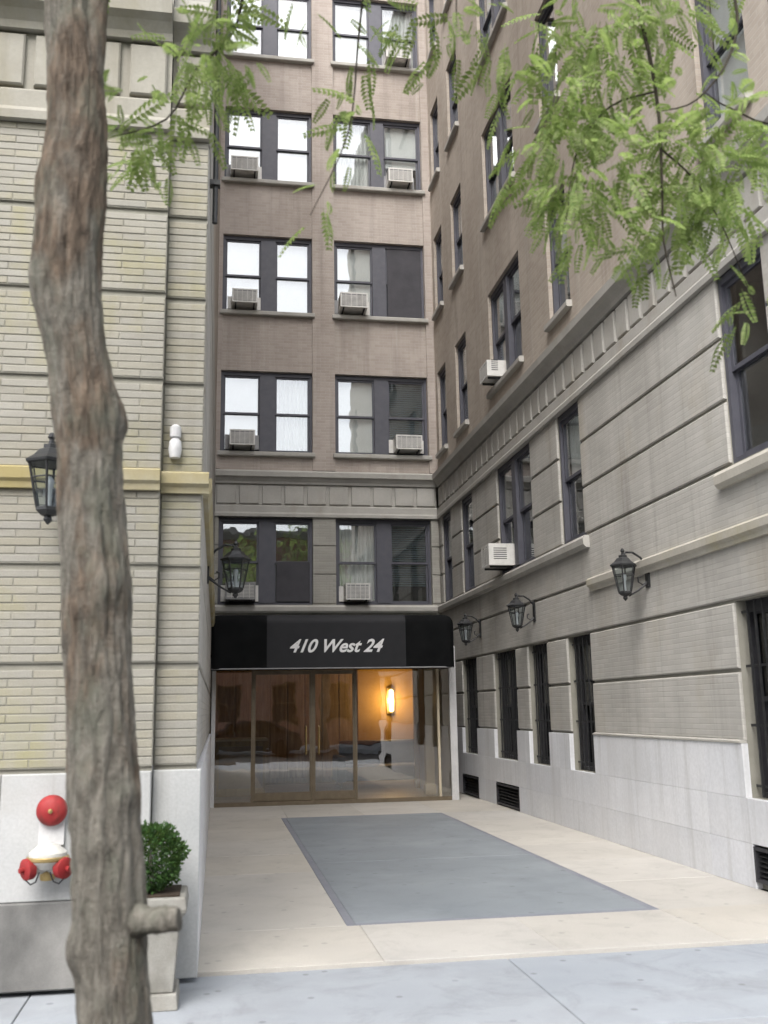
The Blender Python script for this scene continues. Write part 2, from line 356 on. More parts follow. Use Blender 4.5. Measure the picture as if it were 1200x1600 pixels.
# ================================================================ GROUND
def plane(name, x0, x1, y0, y1, z, mat):
    o = MB().quad((x0,y0,z),(x1,y0,z),(x1,y1,z),(x0,y1,z)).build(name, mat); return tag(o, kind='structure')
g = plane('ground', -400, 400, -400, 400, -.40, 'asphalt')
plane('road', -60, 60, -8.5, 2.1, -.18, 'asphalt')
sw = tag(B(ID, -60, 60, 2.25, 6.805, -.3, -.05).build('sidewalk', 'mortar'), kind='structure')
tag(B(ID, -60, 60, 2.1, 2.246, -.3, -.03).build('curb', 'curb'), kind='structure')
xs = [-10.14+3.0*i for i in range(8)]
slab_rows = [(2.25, 3.77), (3.77, 5.29), (5.29, 6.805)]
for j, (ya, yb) in enumerate(slab_rows):
    for i in range(len(xs)-1):
        sx = .07*(j-1)
        xa, xb = xs[i]+sx, xs[i+1]+sx
        if False: continue            # tree pit
        T = lambda u, d, z: (u, z, d)
        MB(T).cbox(xa+.004, xb-.004, -.06, -.03+.0015*random.uniform(-1,1), ya+.004, yb-.004, .004).build('slab', 'walk', sw)
B(ID, -1.2, .6, 2.26, 3.9, -.06, -.012).build('tree_pit_soil', 'soil', sw)
ct = tag(B(ID, -.13, 4.78, 6.80, 20.95, -.3, -.012).build('courtyard', 'paving'), kind='structure')
IN = (1.0, 3.53, 7.93, 15.92)                             # blue-grey inlay
random.seed(3)
def pav(xa, xb, ya, yb, mat='paving', name='paving_stone', top=0, g_=.0012):
    T = lambda u, d, z: (u, z, d)
    return MB(T).cbox(xa+g_, xb-g_, -.02, top+.0012*random.uniform(-1,1), ya+g_, yb-g_, .003).build(name, mat, ct)
def split(a, b, n): return [(a+(b-a)*i/n, a+(b-a)*(i+1)/n) for i in range(n)]
for ya, yb in split(6.80, IN[2], 1):
    for xa, xb in split(-.115, 4.745, 4): pav(xa, xb, ya, yb)
for ya, yb in split(IN[2], IN[3], 6):
    pav(-.115, IN[0], ya, yb); pav(IN[1], 4.745, ya, yb)
for xa, xb in split(-.115, 4.745, 4): pav(xa, xb, IN[3], 18.0)
e = .07
pav(IN[0], IN[0]+e, IN[2], IN[3], 'inlay_edge', 'inlay_border'); pav(IN[1]-e, IN[1], IN[2], IN[3], 'inlay_edge', 'inlay_border')
pav(IN[0]+e, IN[1]-e, IN[2], IN[2]+e, 'inlay_edge', 'inlay_border'); pav(IN[0]+e, IN[1]-e, IN[3]-e, IN[3], 'inlay_edge', 'inlay_border')
for ya, yb in split(IN[2]+e, IN[3]-e, 5):
    pav(IN[0]+e, IN[1]-e, ya, yb, 'inlay', 'inlay_panel', .001, .001)
tag(B(ID, -60, 60, -12, -8.5, -.3, -.03).build('far_sidewalk', 'walk'), kind='structure')

# ================================================================ WINDOWS
def window(wing, T, u0, u1, z0, z1, mull=None, setback=.16, frame='frame', glass='glass', sill=True, blinds=None, grille=False, room=.9, sillmat='stone'):
    """double-hung window (pair if mull) with sashes, panes, blinds and a dim room behind"""
    s = -setback
    m = MB(T); fw = .055
    m.box(u0, u0+fw, s-.06, s+.03, z0, z1); m.box(u1-fw, u1, s-.06, s+.03, z0, z1)
    m.box(u0+fw, u1-fw, s-.06, s+.03, z1-.085, z1); m.box(u0+fw, u1-fw, s-.06, s+.03, z0, z0+.05)
    units = [(u0+fw, u1-fw)]
    if mull:
        m.box(mull[0], mull[1], s-.06, s+.05, z0+.05, z1-.085); units = [(u0+fw, mull[0]), (mull[1], u1-fw)]
    win = m.build('window', frame, wing)
    za, zb = z0+.05, z1-.085; zm = (za+zb)/2
    for k, (a, b) in enumerate(units):
        for half, (c, e, dd) in enumerate(((zm-.02, zb, s-.005), (za, zm+.02, s-.045))):
            q = .042
            sm = MB(T); sm.box(a, a+q, dd-.03, dd, c, e); sm.box(b-q, b, dd-.03, dd, c, e)
            sm.box(a+q, b-q, dd-.03, dd, c, c+(.05 if half else .045)); sm.box(a+q, b-q, dd-.03, dd, e-.045, e)
            sm.build('sash', frame, win)
            MB(T).box(a+q, b-q, dd-.018, dd-.013, c+.045, e-.045).build('pane', glass, win)
        bl = blinds[k] if blinds else None
        if bl:
            mat, frac, kind = bl
            zt = zb-.01; zl = zt-(zt-za)*frac
            if kind == 'roller': B(T, a+.01, b-.01, s-.115, s-.11, zl, zt).build('blind', mat, win)
            elif kind == 'slats':
                bm = MB(T); n = max(2, int((zt-zl)/.05))
                for i in range(n):
                    z = zl+(zt-zl)*i/n; bm.prism([(s-.13, z), (s-.095, z+.022), (s-.095, z+.026), (s-.13, z+.004)], a+.012, b-.012)
                bm.build('blind', mat, win)
            else:                                                   # gathered curtain
                bm = MB(T); n = 26
                P = [(a+.01+(b-a-.02)*i/n, s-.14+.025*math.sin(i*2.1+u0*3)) for i in range(n+1)]
                for (x1_, d1_), (x2_, d2_) in zip(P, P[1:]): bm.quad((x1_,d1_,zl),(x2_,d2_,zl),(x2_,d2_,zt),(x1_,d1_,zt))
                bm.build('curtain', mat, win, smooth=True)
    r0, r1 = s-.07, s-.07-room
    rm = MB(T)
    rm.quad((u0,r1,z0),(u1,r1,z0),(u1,r1,z1),(u0,r1,z1)); rm.quad((u0,r0,z0),(u0,r1,z0),(u0,r1,z1),(u0,r0,z1)); rm.quad((u1,r0,z0),(u1,r0,z1),(u1,r1,z1),(u1,r1,z0))
    rm.quad((u0,r0,z1),(u0,r1,z1),(u1,r1,z1),(u1,r0,z1)); rm.quad((u0,r0,z0),(u1,r0,z0),(u1,r1,z0),(u0,r1,z0))
    rm.build('room_interior', 'room', win)
    if sill: MB(T).prism([(s,z0-.10),(.075,z0-.10),(.085,z0-.085),(.085,z0-.02),(.07,z0-.004),(s,z0+.004)], u0-.05, u1+.05).build('sill', sillmat, win)
    if grille:
        gm = MB(T); n = max(3, int((u1-u0)/.13))
        for i in range(1, n): x = u0+(u1-u0)*i/n; gm.box(x-.008, x+.008, -.075, -.059, z0+.01, z1-.01)
        for f in (.06, .36, .66, .94): z = z0+(z1-z0)*f; gm.box(u0+.005, u1-.005, -.083, -.076, z-.012, z+.012)
        gm.build('grille', 'iron', win)
    return win

FL = [7.13, 10.36, 13.56, 16.76]; FH = 1.85                # upper floors: sill height, window height
TOP = 20.2
GR = [1.26, 1.91, 2.55, 3.19, 3.83, 4.46, 5.08, 5.72]       # rustication joints
def bands(wing, T, u0, u1, holes, mat, d=0, skip=()):
    for i, (a, b) in enumerate(zip(GR, GR[1:])):
        if i in skip: continue
        for c, e in spans(u0, u1, holes, a, b):
            if e-c > .05: MB(T).cbox(c+.002, e-.002, d-.045, d, a+.018, b-.018, .012).build('brick_band', mat, wing)
def frieze(wing, T, u0, u1, d=0, step=.375, mat='stone', ca=0, cb=0):
    MB(T).prism([(d-.05,5.70),(d+.05,5.70),(d+.055,5.76),(d+.03,5.80),(d+.03,5.93),(d+.012,5.95),(d-.05,5.95)], u0, u1).build('string_course', mat, wing)
    B(T, u0, u1, d-.05, d-.028, 5.952, 6.418).build('frieze_ground', mat, wing)
    n = max(1, round((u1-u0)/step)); st = (u1-u0)/n
    for i in range(n): MB(T).cbox(u0+i*st+.035, u0+(i+1)*st-.035, d-.027, d+.012, 5.985, 6.39, .012).build('frieze_block', mat, wing)
    MB(T).prism([(d-.05,6.42),(d+.03,6.42),(d+.045,6.47),(d+.10,6.53),(d+.155,6.56),(d+.165,6.66),(d+.12,6.70),(d-.05,6.735)], u0-ca, u1+cb).build('cornice', mat, wing)
def slabs(wing, T, u0, u1, holes, joints, d=.03, rows=(.0, .38, .77, 1.25)):
    for a, b in zip(rows, rows[1:]):
        for c, e in spans(u0, u1, holes, a, b):
            cut = [c] + [j for j in joints if c+.15 < j < e-.15] + [e]
            for x, y in zip(cut, cut[1:]): MB(T).cbox(x+.0009, y-.0009, -.03, d, a+.0009, b-.0009, .0015).build('marble_slab', 'marble', wing)

# ================================================================ RIGHT WING
rw = thing('apartment_wing', (4.75, 13.8, 0), 'long right courtyard wall, white marble base, banded grey brick and brown brick above', 'building', 'wings of the apartment building round the courtyard')
GW = [(18.10,19.22), (15.6,16.93), (14.02,14.96), (12.28,13.17), (7.55,8.60)]
h_g = [(a, b, .77, 2.55) for a, b in GW]
h_v = [(18.10,19.3,.02,.36), (15.6,16.93,.02,.36), (7.55,8.55,.06,.36)]
UW = [(19.8,20.62), (18.02,18.9), (14.4,16.3), (12.25,13.14), (7.6,8.43)]
h_u = [(a, b, 3.83, 5.70) for a, b in UW]
UT = [(19.85,20.65), (18.05,18.95), (14.5,16.38), (12.28,13.15), (7.5,8.43)]
h_t = [(a, b, f, f+FH) for f in FL for a, b in UT]
U0, U1 = 6.72, 20.9
sheet(RIGHT, U0, U1, 0, 5.71, h_g+h_v+h_u, -.03, .2).build('wall_core', 'mortar', rw)
slabs(rw, RIGHT, U0, U1, h_g+h_v, [9.35, 10.6, 11.85, 13.6, 15.2, 17.6, 19.8])
MB(RIGHT).prism([(-.03,1.252),(.042,1.252),(.042,1.27),(.01,1.283),(-.03,1.285)], 8.61, 12.27).build('base_moulding', 'stone', rw)
bands(rw, RIGHT, U0, U1, h_g+h_u, 'band')
for c, e in spans(U0, U1, [], 3.0, 3.2):
    MB(RIGHT).prism([(-.04,3.06),(.035,3.06),(.04,3.10),(.075,3.13),(.08,3.20),(.05,3.225),(-.04,3.225)], c, 12.1).build('belt_course', 'rbelt', rw)
MB(RIGHT).prism([(-.04,3.64),(.05,3.64),(.085,3.68),(.09,3.76),(.06,3.80),(-.04,3.80)], 12.1, U1).build('belt_course', 'stone', rw)
MB(RIGHT).prism([(-.04,3.62),(.05,3.62),(.085,3.66),(.09,3.74),(.06,3.78),(-.04,3.78)], 7.45, 8.6).build('belt_course', 'rbelt', rw)
frieze(rw, RIGHT, U0, U1)
sheet(RIGHT, U0, U1, 6.70, TOP, h_t, 0, .2).build('brown_brick_wall', 'brown', rw)
MB(RIGHT).prism([(-.3,TOP),(.10,TOP),(.25,TOP+.25),(.25,TOP+.4),(-.3,TOP+.4)], U0, U1).build('parapet', 'stone', rw)
sheet(RFR, 4.765, 13, 0, 6.69, [], 0).build('street_front', 'bandx', rw)
sheet(RFR, 4.765, 13, 6.7, TOP, [], 0).build('street_front', 'brownx', rw)
for k, (a, b) in enumerate(GW):
    window(rw, RIGHT, a, b, .77, 2.55, frame='frame2', glass='gglass', sill=False, grille=True, mull=((a+b)/2-.05, (a+b)/2+.05) if b-a > 1.2 else None)
for a, b, c, e in h_v:
    m = MB(RIGHT); m.box(a, b, -.24, -.20, c, e)
    m.box(a, a+.03, -.05, .032, c, e); m.box(b-.03, b, -.05, .032, c, e); m.box(a+.03, b-.03, -.05, .032, e-.03, e); m.box(a+.03, b-.03, -.05, .032, c, c+.03)
    v = m.build('vent_frame', 'frame2', rw)
    for i in range(5):
        z = c+.05+i*(e-c-.09)/5; MB(RIGHT).prism([(-.06,z+.03),(.005,z),(.005,z+.008),(-.06,z+.038)], a+.03, b-.03).build('louvre', 'iron', v)
def rb(k):
    r = random.Random(k); x = r.random()
    if x < .4: return None
    return (r.choice(['blind','curtain','bluescreen']), r.choice([.35,.5,.5,.8,1.0]), r.choice(['roller','slats','curtain']))
for i, (a, b) in enumerate(UW):
    mu = ((a+b)/2-.1, (a+b)/2+.1) if b-a > 1.2 else None
    window(rw, RIGHT, a, b, 3.83, 5.70, mull=mu, setback=.07, sill=False, blinds=[None, None] if i in (2, 4) else [rb(i*7+1), rb(i*7+2)])
for j, f in enumerate(FL):
    for i, (a, b) in enumerate(UT):
        mu = ((a+b)/2-.1, (a+b)/2+.1) if b-a > 1.2 else None
        bl = [rb(100+j*11+i), rb(300+j*11+i)]
        if i == 4: bl = [('blind', 1.0, 'roller')]
        window(rw, RIGHT, a, b, f, f+FH, mull=mu, setback=.09, blinds=bl)

# ================================================================ REAR WALL
bw = thing('apartment_wing', (2.3, 20.9, 0), 'rear courtyard wall with paired windows above the black awning', 'building', 'wings of the apartment building round the courtyard')
RW = [(-.03, 1.97, (.82, 1.15)), (2.47, 4.57, (3.37, 3.68))]
hr = [(a, b, f, f+FH) for f in FL for a, b, _ in RW]; h2 = [(a, b, 3.82, 5.70) for a, b, _ in RW]
X0, X1 = -.12, 4.75
sheet(REAR, X0, X1, 2.7, 5.71, h2, -.02, .2).build('wall_core', 'bandx', bw)
sheet(REAR, X0, X1, 6.70, TOP, hr, -.035, .2).build('brown_brick_wall', 'brownx', bw)
for a, b in ((X0, -.03), (1.97, 2.47), (4.57, X1)):
    B(REAR, a, b, -.03, .02, 6.74, TOP).build('brick_pier', 'brownx', bw)
    for i in range(4, 7): MB(REAR).cbox(a+.001, b-.001, -.018, .0, GR[i]+.015, GR[i+1]-.015, .01).build('brick_band', 'bandx', bw)
frieze(bw, REAR, X0+.0, X1-.04, step=.47)
MB(REAR).prism([(-.04,3.64),(.05,3.64),(.085,3.68),(.09,3.76),(.06,3.80),(-.04,3.80)], X0, X1-.1).build('belt_course', 'stone', bw)
MB(REAR).prism([(-.3,TOP),(.10,TOP),(.25,TOP+.25),(.25,TOP+.4),(-.3,TOP+.4)], X0, X1).build('parapet', 'stone', bw)
Wb, Wc = ('blind', 1.0, 'roller'), ('curtain', 1.0, 'curtain')
plan = {0: [[Wb, Wc], [('blind', .97, 'roller'), ('bluescreen', .98, 'slats')]],
        1: [[Wb, Wb], [('blind', .95, 'roller'), ('darkscreen', 1.0, 'roller')]],
        2: [[Wb, Wb], [Wc, ('blind', .62, 'roller')]],
        3: [[('bluescreen', .5, 'roller'), Wb], [Wb, Wc]]}
for i, (a, b, mu) in enumerate(RW):
    window(bw, REAR, a, b, 3.82, 5.70, mull=mu, sill=False, blinds=[[None, ('darkscreen', .0001, 'roller')], [('curtain', .98, 'curtain'), ('bluescreen', .78, 'slats')]][i])
    for j, f in enumerate(FL):
        window(bw, REAR, a, b, f, f+FH, mull=mu, blinds=plan[j][i])
# dark insect screens fixed over two rear panes
B(REAR, 1.20, 1.91, -.135, -.13, 3.90, 4.75).build('window_screen', 'darkscreen', bw)
B(REAR, 3.72, 4.51, -.135, -.13, FL[1]+.06, FL[1]+FH-.10).build('window_screen', 'darkscreen', bw)

# ================================================================ LEFT WING
lw = thing('apartment_wing', (-1.2, 6.6, 0), 'pale banded brick street front behind the tree trunk, yellow belt course', 'building', 'wings of the apartment building round the courtyard')
PX = -.40; PD = -.085                                        # end pier is set back
XL, XV = -9.0, -2.05
sheet(LFR, XL, PX, 0, 5.71, [], -.021).build('wall_core', 'mortar', lw)
sheet(LFR, PX, -.125, 0, 5.71, [], PD-.021).build('wall_core', 'mortar', lw)
bands(lw, LFR, XL, XV, [], 'bandx', .004)
# individual bricks, bedded on proud band backings
for a, b in zip(GR, GR[1:]):
    MB(LFR).box(XV, PX, -.07, -.005, a+.019, b-.019).build('band_backing', 'mortar', lw)
    MB(LFR).box(PX+.002, -.126, PD-.07, PD-.005, a+.019, b-.019).build('band_backing', 'mortar', lw)
brick_items = []
for bi, (a, b) in enumerate(zip(GR, GR[1:])):
    nC = 11; ch = (b-a-.045)/nC
    for c in range(nC):
        z = a+.0225+c*ch
        off = (c % 2)*.15
        x = XV-off
        while x < PX-.02:
            xa, xb = max(x, XV), min(x+.30, PX)
            if xb-xa > .05: brick_items.append((xa, xb, z, ch, 0))
            x += .30
        brick_items.append((PX+.004, -.125, z, ch, PD))
        # soldier heads are rowlocks at the pier edge: keep one brick per course
brick_items.sort(key=lambda q: (q[2]-1.6)**2)
mcache = {}
rest = MB(LFR)
for i, (xa, xb, z, ch, dd) in enumerate(brick_items):
    L = xb-xa-.005; H = ch-.006; pr = random.uniform(-.0018, .0018)
    if i < 300:
        key = (round(L, 3), round(H, 4))
        if key not in mcache: mcache[key] = MB(LFR).cbox(0, key[0], -.024, .0, 0, key[1], .004).mesh('brick', 'roman')
        o = bpy.data.objects.new('brick', mcache[key]); o.location = (xa+.0025, -dd+pr, z+.003); link(o, lw)
    else:
        rest.cbox(xa+.0025, xa+.0025+L, dd-.024, dd-pr, z+.003, z+.003+H, .004)
tag(rest.build('brick_courses', 'roman', lw), kind='stuff')
MB(LFR).prism([(PD-.03,3.06),(.035,3.06),(.04,3.10),(.06,3.12),(.065,3.19),(.04,3.205),(PD-.03,3.205)], XL, PX).build('belt_course', 'ystone', lw)
MB(LFR).prism([(PD-.03,3.06),(PD+.035,3.06),(PD+.04,3.10),(PD+.07,3.12),(PD+.075,3.19),(PD+.05,3.205),(PD-.03,3.205)], PX+.002, -.08).build('belt_course', 'ystone', lw)
frieze(lw, LFR, XL, PX, step=.33, mat='lstone'); frieze(lw, LFR, PX+.003, -.122, PD, step=.28, mat='lstone')
sheet(LFR, XL, PX, 6.70, TOP, [], 0).build('upper_brick_wall', 'bandx', lw)
sheet(LFR, PX, -.12, 6.70, TOP, [], PD).build('upper_brick_wall', 'bandx', lw)
for a, b, z0, z1 in [(XL, -2.6, .0, .50), (-2.6, PX, .0, .50)]:
    MB(LFR).cbox(a+.002, b-.002, -.02, .045, z0, z1, .01).build('plinth_block', 'granite', lw)
for a, b in [(XL, XV), (XV, -1.3), (-1.3, PX)]:
    MB(LFR).cbox(a+.002, b-.002, -.02, .03, .502, 1.25, .006).build('base_slab', 'lmarble', lw)
MB(LFR).cbox(PX+.001, -.095, PD-.02, PD+.03, 0, 1.25, .006).build('base_slab', 'lmarble', lw)
# inner flank facing the courtyard
F0 = 6.745
sheet(LIN, F0, 20.9, 0, 5.71, [], -.02).build('wall_core', 'mortar', lw)
slabs(lw, LIN, F0+.01, 18.0, [], [8.2, 9.7, 11.2, 12.7, 14.2, 15.7], .025, (.0, .62, 1.25))
bands(lw, LIN, F0+.01, 20.9, [], 'band')
MB(LIN).prism([(-.02,3.06),(.035,3.06),(.06,3.13),(.06,3.20),(-.02,3.205)], F0+.06, 20.9).build('belt_course', 'ystone', lw)
B(LIN, F0, 20.88, -.04, .004, 5.71, 6.70).build('frieze_ground', 'stone', lw)
sheet(LIN, F0, 20.9, 6.70, TOP, [], 0).build('upper_brick_wall', 'brown', lw)
MB(LFR).prism([(-.6,TOP),(.10,TOP),(.25,TOP+.25),(.25,TOP+.4),(-.6,TOP+.4)], XL, -.12).build('parapet', 'stone', lw)
# roofs close the wings
B(ID, XL, -.12, 6.8, 34, TOP-.2, TOP-.15).build('roof', 'roof', lw); B(ID, 4.76, 13, 6.8, 34, TOP-.2, TOP-.15).build('roof', 'roof', rw); B(ID, -.12, 4.76, 20.95, 34, TOP-.2, TOP-.15).build('roof', 'roof', bw)
B(ID, XL-.1, XL, 6.6, 34, 0, TOP).build('party_wall', 'brown', lw); B(ID, 13, 13.1, 6.7, 34, 0, TOP).build('party_wall', 'brown', rw); B(ID, XL, 13, 34, 34.1, 0, TOP).build('back_elevation', 'brownx', bw)

# downspout and small fitting
dp = thing('downspout', (-.08, 6.95, 4.9), 'thin dark downspout at the upper left corner of the courtyard', 'downspout')
MB().tube([(-.075,6.95,5.2),(-.075,6.95,9),(-.075,6.95,14)], .021, 10).build('pipe', 'iron', dp, True)
for z in (5.5, 7.6, 10): B(ID, -.117, -.04, 6.915, 6.985, z, z+.04).build('strap', 'iron', dp)
wf = thing('wall_fitting', (-.31, 6.73, 3.4), 'small white fitting on the end pier above the yellow belt', 'wall light')
MB(ID).lathe([(.0,3.30),(.035,3.305),(.045,3.36),(.04,3.42),(.025,3.44)], (-.31, 6.66, 0), n=16).build('globe', 'white', wf, True)
MB(ID).lathe([(.025,3.44),(.038,3.45),(.038,3.52),(.012,3.54)], (-.31, 6.66, 0), n=16).build('cap', 'white', wf, True)
B(ID, -.345, -.275, 6.70, 6.733, 3.34, 3.52).build('backplate', 'white', wf)

# ================================================================ LANTERNS
def lantern(name, base, out, label, s=1.0):
    """black carriage lantern; base on the wall, out = unit vector away from wall"""
    o = Vector(out); sd_ = Vector((0,0,1)).cross(o); bx_ = Vector(base)
    T = lambda u, d, z: tuple(bx_ + sd_*u*s + o*d*s + Vector((0,0,1))*z*s)
    t = thing(name, base, label, 'lantern', 'black wall lanterns round the courtyard entrance')
    MB(T).cbox(-.05, .05, 0, .018, -.16, .16, .006).build('backplate', 'iron', t)
    MB(T).tube([(0,.015,.10),(0,.08,.18),(0,.17,.235),(0,.25,.235),(0,.285,.20)], .013, 8).build('arm', 'iron', t, True)
    MB(T).tube([(0,.015,-.09),(0,.07,-.13),(0,.12,-.10),(0,.12,-.05),(0,.09,-.04)], .009, 8).build('scroll', 'iron', t, True)
    MB(T).tube([(0,.015,-.11),(0,.14,-.20),(0,.24,-.255)], .011, 8).build('brace', 'iron', t, True)
    c = (0, .285, 0)
    MB(T).lathe([(.155,.075),(.16,.09),(.11,.125),(.075,.165),(.05,.175),(.05,.20),(.02,.21),(.016,.235),(.028,.25),(.012,.28)], c, n=6, rot=R(30)).build('cap', 'iron', t)
    N = 6
    def ring(r, z): return [(c[0]+r*math.cos(R(30)+2*math.pi*k/N), c[1]+r*math.sin(R(30)+2*math.pi*k/N), z) for k in range(N)]
    a, b = ring(.135, .075), ring(.075, -.21)
    fm = MB(T)
    for k in range(N): fm.tube([a[k], b[k]], .008*s, 6)
    for rr in (a, b, ring(.115, -.02)):
        for k in range(N): fm.tube([rr[k], rr[(k+1) % N]], .006*s, 6)
    fm.build('cage', 'iron', t)
    ai, bi = ring(.13, .072), ring(.071, -.207)
    for k in range(N):
        j = (k+1) % N; MB(T).quad(ai[k], ai[j], bi[j], bi[k]).build('pane', 'lglass', t)
    MB(T).lathe([(.08,-.207),(.08,-.225),(.05,-.25),(.022,-.26),(.03,-.28),(.006,-.31)], c, n=6, rot=R(30)).build('bottom_finial', 'iron', t)
    MB(T).lathe([(.018,-.2),(.018,-.09),(.025,-.07),(.028,-.03),(.008,.0)], c, n=10).build('bulb', 'white', t, True)
    return t
lantern('wall_lantern', (4.75, 10.40, 3.06), (-1,0,0), 'largest black lantern on the right wall, nearest the street')
lantern('wall_lantern', (4.75, 14.5, 3.04), (-1,0,0), 'middle black lantern on the right wall, over the narrow windows')
lantern('wall_lantern', (4.75, 17.7, 3.04), (-1,0,0), 'farthest black lantern on the right wall, beside the awning')
lantern('wall_lantern', (-.12, 10.12, 3.05), (1,0,0), 'black lantern at left in front of the window over the awning')
lantern('wall_lantern', (-1.06, 6.6, 3.08), (0,-1,0), 'black lantern on the street front half hidden by the tree trunk')

# ================================================================ AIR CONDITIONERS
def ac(T, u, z, label, wd=.62, h=.38, out=.30, mat='acwhite'):
    b = T(u, out*.5, z); t = thing('air_conditioner', b, label, 'air conditioner', 'window air conditioners')
    rr_ = random.Random(label); wd *= rr_.uniform(.82, 1.0); h *= rr_.uniform(.82, 1.0); out *= rr_.uniform(.75, 1.1)
    a0, a1 = u-wd/2, u+wd/2
    for q0, q1 in ((a0-.10, a0-.003), (a1+.003, a1+.10)): B(T, q0, q1, -.135, -.12, z, z+h-.02).build('filler_panel', rr_.choice(['acwhite', 'acgrey']), t)
    m = MB(T); m.box(a0, a1, -.2, out-.012, z, z+h); m.box(a0, a0+.03, out-.012, out, z, z+h); m.box(a1-.03, a1, out-.012, out, z, z+h); m.box(a0+.03, a1-.03, out-.012, out, z+h-.03, z+h); m.box(a0+.03, a1-.03, out-.012, out, z, z+.03)
    m.build('casing', mat, t)
    B(T, a0+.03, a1-.03, out-.0115, out-.010, z+.03, z+h-.03).build('coil', 'acgrey', t)
    gm = MB(T)
    for i in range(9): q = z+.05+i*(h-.1)/9; gm.box(a0+.03, a1-.03, out-.009, out-.001, q, q+.012)
    for i in range(1, 5): q = a0+wd*i/5; gm.box(q-.006, q+.006, out-.0095, out-.0005, z+.03, z+h-.03)
    gm.build('grille', 'acwhite', t)
    sm = MB(T)
    for i in range(6): q = z+.1+i*.035; sm.box(a0-.002, a0+.001, .06, out-.08, q, q+.014)
    sm.build('side_vent', 'acdark', t)
    for q in (a0+.06, a1-.09): B(T, q, q+.03, -.05, out-.03, z-.035, z-.001).build('bracket', 'acdark', t)
    return t
ac(REAR, .44, 3.90, 'grey air conditioner in the lowest left rear window behind the lantern', mat='acgrey')
ac(REAR, 2.90, 3.90, 'air conditioner in the lowest right rear window just above the awning lettering')
ac(REAR, .44, 7.22, 'air conditioner at left in the rear window above the grey frieze')
ac(REAR, 4.08, 7.22, 'air conditioner at right in the rear window above the frieze')
ac(REAR, .46, 10.45, 'air conditioner in the rear left window, second row above the frieze')
ac(REAR, 2.88, 10.45, 'air conditioner beside the dark screened pane in the rear wall')
ac(REAR, .42, 13.65, 'air conditioner in the rear left window, third row above the frieze')
ac(REAR, 4.02, 13.65, 'air conditioner in the rear right window, third row above the frieze')
ac(REAR, 4.02, 16.85, 'air conditioner in the topmost rear right window among the leaves')
ac(RIGHT, 15.88, 3.92, 'white air conditioner jutting from the right wall above the lanterns', .52, .40, .34)
ac(RIGHT, 15.95, 7.22, 'white air conditioner in the right wall just above the cornice', .5, .33, .28)

# ================================================================ ENTRANCE
en = thing('glass_entrance', (2.1, 18, 0), 'glass lobby entrance with thin bronze frame under the black awning', 'entrance')
B(VEST, -.10, -.03, -2.88, .03, 0, 2.75).build('side_post', 'white', en, bevel=.006)
B(VEST, 4.19, 4.32, -2.88, .03, 0, 2.75).build('side_post', 'white', en, bevel=.006)
B(VEST, -.03, 4.19, -.05, .0, 2.34, 2.75).build('header', 'bronze', en); B(VEST, -.03, 4.19, -.055, .01, .0, .07).build('threshold', 'bronze', en)
EX = [-.03, .62, 1.68, 2.46, 3.98, 4.19]
for x in EX[1:-1]:
    B(VEST, x-.022, x+.022, -.05, .012, .07, 2.34).build('mullion', 'bronze' if x < 3.9 else 'cream', en)
for i, (a, b) in enumerate(zip(EX, EX[1:])):
    a += .024 if i else .002; b -= .024 if i < 4 else .002
    if i in (1, 2):                                        # the pair of doors
        d = MB(VEST); d.box(a, a+.028, -.045, -.005, .08, 2.33); d.box(b-.028, b, -.045, -.005, .08, 2.33); d.box(a+.028, b-.028, -.045, -.005, .08, .22); d.box(a+.028, b-.028, -.045, -.005, 2.26, 2.33)
        dr = d.build('door', 'bronze', en)
        B(VEST, a+.028, b-.028, -.028, -.02, .22, 2.26).build('pane', 'eglass', dr)
        hx = b-.09 if i == 1 else a+.09
        MB(VEST).tube([(hx,.0,.85),(hx,.05,.87),(hx,.05,1.33),(hx,.0,1.35)], .012, 8).build('handle', 'brass', dr, True)
    else:
        B(VEST, a, b, -.03, -.022, .07, 2.34).build('pane', 'eglass', en)
B(ID, -.10, 4.32, 18.05, 20.95, 2.76, 3.1).build('vestibule_roof', 'roof', en)
tag(B(ID, -.03, 4.19, 18.0, 23.4, -.2, -.005).build('lobby_floor', 'lfloor'), kind='structure')
lob = tag(MB().quad((-.03,23.4,0),(4.72,23.4,0),(4.72,23.4,2.75),(-.03,23.4,2.75)).build('lobby_wall', 'wood'), kind='structure')
B(ID, -.14, -.031, 20.95, 23.4, 0, 2.75).build('lobby_side_wall', 'wood', lob)
B(ID, 4.70, 4.8, 20.95, 23.4, 0, 2.75).build('lobby_side_wall', 'ochre', lob)
B(ID, 4.19, 4.70, 20.95, 23.4, -.2, -.005).build('lobby_floor_edge', 'lfloor', lob)
B(ID, 4.1, 4.69, 20.96, 21.0, 0, 2.75).build('lobby_return', 'ochre', lob)
B(ID, -.14, 4.8, 20.95, 23.45, 2.70, 2.75).build('lobby_ceiling', 'cream', lob)
for i in range(8):
    x = .0+i*.40
    MB(lambda u, d, z: (u, 23.4-d, z)).cbox(x+.01, x+.385, .0, .03, .12, 2.6, .008).build('wood_panel', 'wood', lob)
B(lambda u, d, z: (u, 23.4-d, z), 3.25, 4.69, .001, .03, 0, 2.7).build('sconce_wash_panel', 'ochre', lob)  # golden backing painted in place of the sconce's light on the wall
